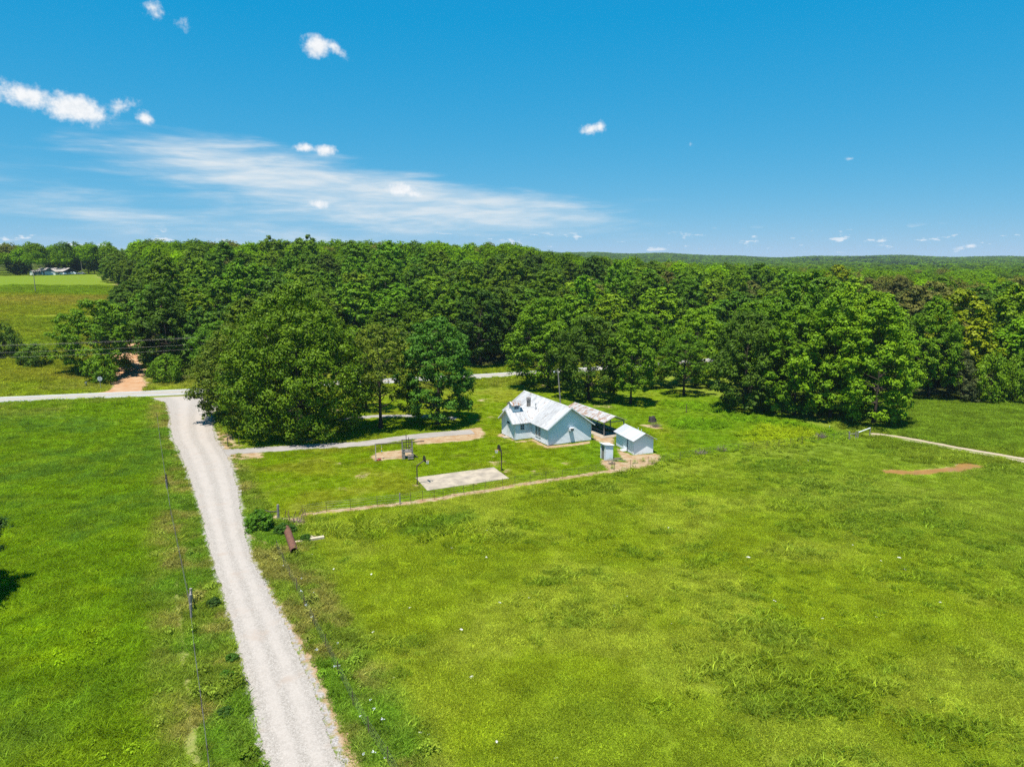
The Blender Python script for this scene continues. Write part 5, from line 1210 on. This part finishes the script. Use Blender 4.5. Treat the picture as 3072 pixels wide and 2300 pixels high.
# wooden brace at the left fence
c_ = at(191, 612); br = tag(empty('fence_brace', (c_.x, c_.y, 0), .4), 'grey wooden brace posts standing in the left roadside fence', 'fence brace')
for y_, z_ in ((0, 1.5), (1.5, 1.35)):
    m_ = MB(); m_.tube([(0, y_, -.3), (.02, y_, z_*.5), (.05, y_-.03, z_)], [.13, .12, .11], 8); m_.build('post', M['wood'], br)
m_ = MB(); m_.tube([(.03, 0, 1.25), (.03, 1.5, 1.1)], .06, 6); m_.build('rail', M['wood'], br)
c_ = at(167.3, 488); br = tag(empty('fence_brace', (c_.x, c_.y, 0), .5), 'dark wooden post pair farther up the left roadside fence', 'fence brace')
for y_ in (0, 1.2): m_ = MB(); m_.tube([(0, y_, -.3), (0, y_, 1.5)], [.12, .10], 7); m_.build('post', M['darkwood'], br)
m_ = MB(); m_.tube([(0, 0, 1.2), (0, 1.2, 1.15)], .05, 6); m_.build('rail', M['darkwood'], br)
# fence end at the driveway mouth under the oak
for k, (a_, b_) in enumerate(((228, 446.4), (239.2, 445.2))):
    g_ = at(a_, b_); m_ = MB(); m_.tube([(0, 0, -.3), (0, 0, 1.4)], .06, 6); tag(m_.build('gate_post', M['darkwood'], None, g_), ('dark gate post at the driveway mouth, nearest the gravel road', 'dark gate post at the driveway mouth, nearest the huge oak')[k], 'post')
# corner post with broken rail by the bush
g_ = at(278.3, 519.5); cp = tag(empty('corner_post', (g_.x, g_.y, 0)), 'grey wooden corner post with broken rail beside the roadside bush', 'post')
m_ = MB(); m_.tube([(0, 0, -.3), (.05, 0, 1.75)], [.15, .13], 9); m_.build('shaft', M['wood'], cp)
m_ = MB(); m_.tube([(-.05, 0, .95), (-.9, .25, .85), (-1.6, .4, .95)], [.07, .06, .05], 6); m_.tube([(-.8, .2, .9), (-1.0, .2, .2)], .04, 5); m_.build('rail', M['darkwood'], cp)
g_ = at(260.3, 529.5); place_tree('roadside_bush', P_SHRUB, (g_.x, g_.y+.2), 2.1, 1.42, .6, (.070, .165, .008), 'dense bright green bush at the gravel road edge beside the corner post', 'bush')
for k, (a_, b_, s__) in enumerate(((282.5, 533, .75), (290.5, 531.5, .6), (306, 540.5, .5))):
    g_ = at(a_, b_); place_tree('weed_bush', P_SHRUB, (g_.x, g_.y), 1.5*s__, 1.15*s__, k, (.05, .12, .012), ('dark leafy weed clump at the upper end of the rusted culvert', 'thin weed clump among the leaning posts by the culvert', 'small round weed clump growing through the pale planks')[k], 'weed clump')
for k, (a_, b_, s__) in enumerate(((214, 605, .5), (228, 679, .45), (225, 714, .4), (249, 757, .5), (232, 660, .4))):
    g_ = at(a_, b_); place_tree('verge_weed', P_SHRUB, (g_.x, g_.y), 1.5*s__, 1.2*s__, k, ((.04, .085, .012), (.07, .16, .01), (.05, .11, .012), (.12, .2, .01), (.06, .14, .012))[k], 'leafy weed clump in the left verge, %s' % ('beside a fence brace halfway up', 'darkest of the near ones', 'small and dark at the lower fence', 'yellow-green at the road edge by the camera', 'bright one just above the darkest')[k], 'weed clump', 'weed clumps in the left verge')
# leaning posts and dead brush
lean = [(284.6, 519.5, 1.2, .15, 0), (289.5, 518, .8, -.2, .3), (293.5, 519, .9, .3, 0), (297, 518.6, 1.0, .5, .2), (300.8, 518.8, .9, .4, -.2), (304.2, 523, 1.6, .02, 0), (306.3, 517.5, .8, -.25, .2), (291, 522.5, .9, -.5, .3), (297.5, 525, 1.0, -.7, .2)]
for li_, (a_, b_, L, tx, ty) in enumerate(sorted(lean)):
    g_ = at(a_, b_); m_ = MB(); m_.tube([(0, 0, -.1), (tx*L*.5, ty*L*.5, L*.5), (tx*L+.03, ty*L, L)], [.045, .04, .03], 6)
    tag(m_.build('leaning_post', M['tpost'], None, (g_.x, g_.y, 0)), '%s thin post from the left in the tangle above the culvert' % ORD[li_], 'post', 'leaning posts beside the culvert')
def brush(px_, py_, n, L, label, mat='dead'):
    g_ = at(px_, py_); m_ = MB()
    for k in range(n):
        a = rp.uniform(0, 6.28); r = rp.uniform(0, L*.6); b = Vector((r*math.cos(a), r*math.sin(a)*.6, 0)); d = Vector((rp.uniform(-1, 1), rp.uniform(-.6, .6), rp.uniform(.1, .8))).normalized()*L*rp.uniform(.4, 1)
        m_.tube([b, b+d*.5+Vector((0, 0, .08)), b+d], [.022, .016, .006], 4, False)
    return tag(m_.build('dead_brush', M[mat], None, (g_.x, g_.y, 0)), label, 'brush')
brush(298, 523, 60, 1.0, 'tangle of dead brush and vines around the leaning posts'); brush(821, 437.5, 90, 1.2, 'grey dead bush by the fence left of the pole gate'); brush(612, 464, 40, .7, 'pile of dead sticks below the outhouse')
brush(722, 451, 50, 1.3, 'brown dead weeds along the fence right of the shed'); brush(701, 454, 40, 1.2, 'thin dry stalks by the fence nearer the shed')
brush(655, 426.5, 60, 1.3, 'dry dug roots in the dirt below the black stump'); brush(605, 392, 30, 1.0, 'pile of sticks under the upright tree by the carport')

# ------------------------------------------------------------------ things lying in the pasture
A_ = Vector((-23.55, 70.6, .36)); B_ = Vector((-20.95, 64.7, .36)); d_ = (B_-A_); L = d_.length
cv = tag(empty('culvert_pipe', (A_.x, A_.y, 0), math.atan2(d_.y, d_.x)), 'long rusted steel culvert pipe lying in the grass', 'pipe')
ro, ri = .37, .345
def pipe_part(a0, a1, mat, nm, r0, r1, par):
    m_ = MB(); n = 10; K = 40
    for k in range(K):
        x0, x1 = L*k/K, L*(k+1)/K; w0 = .012*math.sin(k*2.1); w1 = .012*math.sin((k+1)*2.1)
        for q_ in range(n):
            t0, t1 = a0+(a1-a0)*q_/n, a0+(a1-a0)*(q_+1)/n
            f_ = lambda x, t, r: (x, r*math.cos(t), .36+r*math.sin(t))
            m_.quad(f_(x0, t0, r0+w0), f_(x1, t0, r0+w1), f_(x1, t1, r0+w1), f_(x0, t1, r0+w0)); m_.quad(f_(x0, t0, r1), f_(x0, t1, r1), f_(x1, t1, r1), f_(x1, t0, r1))
    for x in (0, L):
        for q_ in range(n):
            t0, t1 = a0+(a1-a0)*q_/n, a0+(a1-a0)*(q_+1)/n; m_.quad((x, r0*math.cos(t0), .36+r0*math.sin(t0)), (x, r0*math.cos(t1), .36+r0*math.sin(t1)), (x, r1*math.cos(t1), .36+r1*math.sin(t1)), (x, r1*math.cos(t0), .36+r1*math.sin(t0)))
    return m_.build(nm, mat, par, None, True)
pipe_part(math.radians(-20), math.radians(236), M['rust'], 'rusted_shell', ro, ri, cv); pipe_part(math.radians(236), math.radians(340), M['steel'], 'galvanised_strip', ro, ri, cv)
def plank(a, b, wd, th, z, label, mat='plank'):
    a = at(*a); b = at(*b); d = b-a; m_ = MB(); m_.box(0, d.length, -wd/2, wd/2, 0, th); o = m_.build('plank', M[mat], None, (a.x, a.y, z)); o.rotation_euler = (0, 0, math.atan2(d.y, d.x))
    tag(o, label, 'plank')
plank((293.9, 543.2), (303, 541.8), .30, .12, .08, 'short pale plank touching the rusted culvert')
plank((309.6, 540.6), (324, 538.7), .42, .22, .06, 'long pale timber in the grass right of the culvert'); plank((310.2, 537.4), (315.2, 536.8), .25, .10, .10, 'stub of pale board above the long pale timber')
SZ5 = lambda x, y: at(250+x*.151, 516.7+y*.151); SZ6 = lambda x, y: at(600+x*.1917, 416.7+y*.1917)
stones = [SZ5(*q_) for q_ in ((555, 348), (805, 382), (425, 455), (880, 188), (1335, 205), (1565, 270), (995, 823), (1060, 603), (1655, 570), (1850, 543), (955, 1075), (1400, 752), (1468, 1063), (1130, 1440), (1180, 1440), (1635, 1497), (2030, 1610), (815, 767), (410, 250), (1568, 92), (915, 37), (835, 55))]
stones += [SZ6(*q_) for q_ in ((357, 580), (1085, 230), (773, 734), (1318, 668), (1560, 737), (1590, 797), (910, 962), (143, 938), (72, 988), (372, 1080), (1775, 967), (1400, 1035), (1442, 1048), (1160, 1053), (2060, 1060), (1465, 752))]
def rock(seed):
    r_ = np.random.RandomState(seed); m_ = MB(); pts = []
    for j in range(1, 4):
        for k in range(7): a = 2*math.pi*k/7; ph = math.pi*j/4-math.pi/2; q_ = .5*(1+r_.uniform(-.25, .25)); pts.append((q_*math.cos(ph)*math.cos(a), q_*.7*math.cos(ph)*math.sin(a), q_*.35*math.sin(ph)+.08))
    m_.v = [(0, 0, -.1)]+pts+[(0, 0, .27)]
    for k in range(7):
        m_.f.append((0, 1+(k+1) % 7, 1+k)); m_.f.append((22, 15+k, 15+(k+1) % 7))
        for j in range(2): m_.f.append((1+7*j+k, 1+7*j+(k+1) % 7, 8+7*j+(k+1) % 7, 8+7*j+k))
    me_ = m_.mesh('white_stone'); me_.materials.append(M['stone']); return me_
ROCKS = [rock(k) for k in range(4)]
for k, p in enumerate(stones):
    o = bpy.data.objects.new('white_stone', ROCKS[k % 4]); COL.objects.link(o); s__ = rp.uniform(.16, .36); o.scale = (s__*1.2, s__, s__*.8); o.location = (p.x, p.y, .03); o.rotation_euler = (0, 0, rp.uniform(0, 6))
    tag(o, 'small white stone lying in the grass of the right-hand pasture', 'stone', 'white stones scattered over the pasture')
g_ = at(652.5, 421.5); m_ = MB(); n_ = 14
ring0 = [((.62+.12*math.sin(3*a)+.05*math.sin(7*a))*math.cos(a), (.55+.1*math.cos(2*a))*math.sin(a)) for a in np.linspace(0, 2*math.pi, n_, endpoint=False)]
for z_, s__ in ((-.1, 1.25), (.25, 1.05), (.6, .92), (.95, .72)): m_.v += [(x*s__+.06*math.sin(9*x+z_*5), y*s__, z_+.12*math.sin(6*x) if z_ > .5 else z_) for x, y in ring0]
for j in range(3):
    for k in range(n_): m_.f.append((j*n_+k, j*n_+(k+1) % n_, (j+1)*n_+(k+1) % n_, (j+1)*n_+k))
m_.f.append(tuple(3*n_+k for k in range(n_)))
tag(m_.build('tree_stump', M['stump'], None, (g_.x, g_.y, 0)), 'blackened tree stump on a dirt patch right of the carport', 'stump')
# pole gate and brace at the farm track
e1, e2 = at(857.5, 439.2), at(869.6, 435.4); gt_ = tag(empty('pole_gate', (e1.x, e1.y, 0)), 'white pole gate across the end of the farm track', 'gate')
dv = e2-e1; m_ = MB(); m_.tube([(0, 0, 1.15), (dv.x, dv.y, 1.3)], .075, 8); m_.build('pole', M['trim'], gt_)
for q_ in (0, 1): m_ = MB(); m_.tube([(dv.x*q_, dv.y*q_, -.2), (dv.x*q_, dv.y*q_, 1.4)], .09, 7); m_.build('post', M['wood'], gt_)
gb_ = tag(empty('fence_brace', (at(849, 439.5).x, at(849, 439.5).y, 0), .2), 'grey wooden H-brace left of the white pole gate', 'fence brace')
for x_ in (0, 1.15): m_ = MB(); m_.tube([(x_, 0, -.2), (x_, 0, 1.3)], .09, 7); m_.build('post', M['wood'], gb_)
m_ = MB(); m_.tube([(0, 0, .95), (1.15, 0, .95)], .06, 6); m_.tube([(0, .05, .15), (1.15, .05, .9)], .02, 4); m_.build('rail', M['wood'], gb_)
for a_, b_, z_, lab in ((686.2, 412.2, 1.6, 'rusty post standing alone in the weeds behind the shed'), (829, 430.5, .9, 'short white stake near the pole gate')):
    g_ = at(a_, b_); m_ = MB(); m_.tube([(0, 0, -.2), (.02, 0, z_)], [.07, .05], 6); tag(m_.build('stake', M['tpost' if z_ > 1 else 'trim'], None, (g_.x, g_.y, 0)), lab, 'stake')
# stop sign seen from behind, and the stub beside it
g_ = at(100.8, 389.4); sg = tag(empty('stop_sign', (g_.x, g_.y, hz(g_.x, g_.y)), .25), 'bare metal back of an octagonal road sign at the dirt road mouth', 'sign')
m_ = MB(); m_.box(-.03, .03, -.03, .03, -.3, 2.9); m_.build('post', M['steel'], sg)
m_ = MB(); m_.prism([(.52*math.cos(a), 2.45+.52*math.sin(a)) for a in np.linspace(math.pi/8, 2*math.pi+math.pi/8, 8, endpoint=False)], 'y', .031, .036); m_.build('plate', M['sign'], sg)
g_ = at(86.4, 387); ms = tag(empty('mailbox', (g_.x, g_.y, hz(g_.x, g_.y)), .3), 'grey mailbox on a low post left of the octagonal sign', 'mailbox')
m_ = MB(); m_.box(-.08, .08, -.08, .08, -.2, .9); m_.build('post', M['wood'], ms); m_ = MB(); m_.prism([(-.16, .9), (.16, .9), (.16, 1.1), (.1, 1.2), (0, 1.24), (-.1, 1.2), (-.16, 1.1)], 'y', -.35, .35); m_.build('box', M['steel'], ms)

# ------------------------------------------------------------------ far farmhouse, its sheds and vehicles; cabin in the wood
fz = min(FA.z, FB.z)
fh = tag(empty('farmhouse', (FA.x, FA.y, fz-.3), frz), 'low farmhouse with taupe shingle roof and slate-blue walls on the hilltop', 'house')
L = flen; Dp = 8.5
m_ = MB(); m_.box(0, L, 0, Dp, 0, 2.9); m_.build('walls', M['slate'], fh)
m_ = MB(); gable_deck(m_, -.5, L+.5, -.6, Dp+.6, 2.75, 4.9, .15, 'x'); rf = m_.build('roof', M['shingle'], fh)
m_ = MB(); m_.prism([(L*.45, 2.7), (L*.64, 4.4), (L*.84, 2.7)], 'y', -2.2, 2.0); m_.build('porch_gable', M['slate'], fh)
m_ = MB(); m_.box(L*.46, L*.83, -2.1, -.01, 0, 2.7); m_.build('porch_wall', M['trim'], fh)
m_ = MB()
for s__ in (-1, 1): xe = L*.645+s__*L*.22; m_.quad((xe, -2.5, 2.55), (L*.645, -2.5, 4.62), (L*.645, 2.2, 4.62), (xe, 2.2, 2.55)); m_.quad((xe, -2.5, 2.43), (xe, 2.2, 2.43), (L*.645, 2.2, 4.5), (L*.645, -2.5, 4.5))
m_.build('porch_roof', M['shingle'], fh)
for x_, w_ in ((L*.2, .9), (L*.36, 1.0), (L*.1, 1.2)): window(fh, (x_, -.02, 1.7), w_, 1.2, (0, -1), (1, 2))
m_ = MB(); m_.box(L*.24, L*.29, -.05, -.01, 0, 2.1); m_.build('door', M['trim'], fh)
p_ = FA-fu*5.6; sd_ = tag(empty('farm_shed', (p_.x, p_.y, fz-.2), frz), 'tiny white shed at the left end of the farmhouse', 'shed')
m_ = MB(); m_.prism([(0, 0), (3.4, 0), (3.4, 2.2), (1.7, 3.1), (0, 2.2)], 'y', 0, 4); m_.build('walls', M['trim'], sd_); m_ = MB(); gable_deck(m_, -.3, 3.7, -.3, 4.3, 2.15, 3.25, .08); m_.build('roof', M['shingle'], sd_)
m_ = MB(); m_.box(3.45, 5.2, .5, 3.5, 2.0, 2.1); m_.box(3.5, 3.6, .6, .7, 0, 2.0); m_.box(5.05, 5.15, .6, .7, 0, 2.0); m_.build('lean_to', M['wood'], sd_)
def vehicle(off, back, kind, mat, label, rz_):
    p_ = FA+fu*off+fn*back; e = tag(empty('parked_'+kind, (p_.x, p_.y, hz(p_.x, p_.y)+.02), frz+rz_), label, kind)
    body = {'truck': [(-2.7, .5), (2.7, .5), (2.7, 1.0), (1.5, 1.12), (.9, 1.75), (-.7, 1.75), (-.8, 1.1), (-2.7, 1.05)], 'car': [(-2.2, .4), (2.2, .4), (2.2, .8), (1.2, .95), (.6, 1.45), (-1.1, 1.45), (-1.9, .95), (-2.2, .9)]}[kind]
    m_ = MB(); m_.prism(body, 'y', -.9, .9); m_.build('body', M[mat], e)
    m_ = MB(); m_.prism([(x*.82+.05, z) for x, z in ([(.95, 1.15), (.75, 1.62), (-.55, 1.62), (-.65, 1.15)] if kind == 'truck' else [(1.0, .98), (.62, 1.36), (-1.05, 1.36), (-1.6, .98)])], 'y', -.91, .91); m_.build('window', M['glass'], e)
    for x_ in (-1.6, 1.6):
        for y_ in (-.8, .8): m_ = MB(); m_.tube([(x_, y_-.12, .38), (x_, y_+.12, .38)], .38, 10); m_.build('wheel', M['tyre'], e)
vehicle(L+7.5, 1, 'truck', 'carwhite', 'white pickup parked right of the farmhouse', .2); vehicle(L+12.5, 3, 'car', 'cargrey', 'grey car parked beside the pole at the farmhouse', .6); vehicle(L+4.6, -3, 'car', 'carwhite', 'low white car at the field edge in front of the white pickup', .1)
cb_ = at(585, 301); ce = tag(empty('cabin', (cb_.x, cb_.y, cb_.z), .3), 'cabin with light blue metal roof glimpsed in the wood above the carport', 'cabin')
m_ = MB(); m_.box(-4, 4, -3, 3, -.5, 2.6); m_.build('walls', M['trim'], ce); m_ = MB(); gable_deck(m_, -4.5, 4.5, -3.5, 3.5, 2.5, 4.3, .12, 'x'); m_.build('roof', M['blue'], ce); window(ce, (1.5, -3.02, 1.5), 1, 1, (0, -1), (2, 1))
cb_ = at(597, 308); ce = tag(empty('white_outbuilding', (cb_.x, cb_.y, cb_.z), .1), 'low white-roofed outbuilding glimpsed in the wood beside the blue-roofed cabin', 'shed')
m_ = MB(); m_.box(-2, 2, -1.5, 1.5, -.5, 1.9); m_.build('walls', M['wood'], ce); m_ = MB(); gable_deck(m_, -2.3, 2.3, -1.8, 1.8, 1.85, 2.5, .08, 'x'); m_.build('roof', M['trim'], ce)
g_ = at(889, 267); ce = tag(empty('far_barn', (g_.x, g_.y, g_.z), .1), 'tiny pale-roofed barn in the far woods toward the right horizon', 'barn')
m_ = MB(); m_.box(-9, 9, -5, 5, -1, 4); m_.build('walls', M['trim'], ce); m_ = MB(); gable_deck(m_, -9.6, 9.6, -5.6, 5.6, 3.9, 7.0, .2, 'x'); m_.build('roof', M['concrete'], ce)

# ------------------------------------------------------------------ haze
hb = MB(); hb.box(-7200, 7200, -160, 8000, -20, 110); hm_ = bpy.data.materials.new('summer_haze'); hm_.use_nodes = True; ht = NT(hm_.node_tree); ht.n.clear()
pv = ht.node('ShaderNodeVolumePrincipled', {'Color': (.62, .80, .98, 1), 'Density': 0.00006, 'Anisotropy': 0.0})
ht.l.new(pv.outputs[0], ht.node('ShaderNodeOutputMaterial').inputs['Volume'])
hz_o = hb.build('haze', hm_); hz_o['kind'] = 'stuff'; hz_o['label'] = 'thin blue summer haze over the far country'
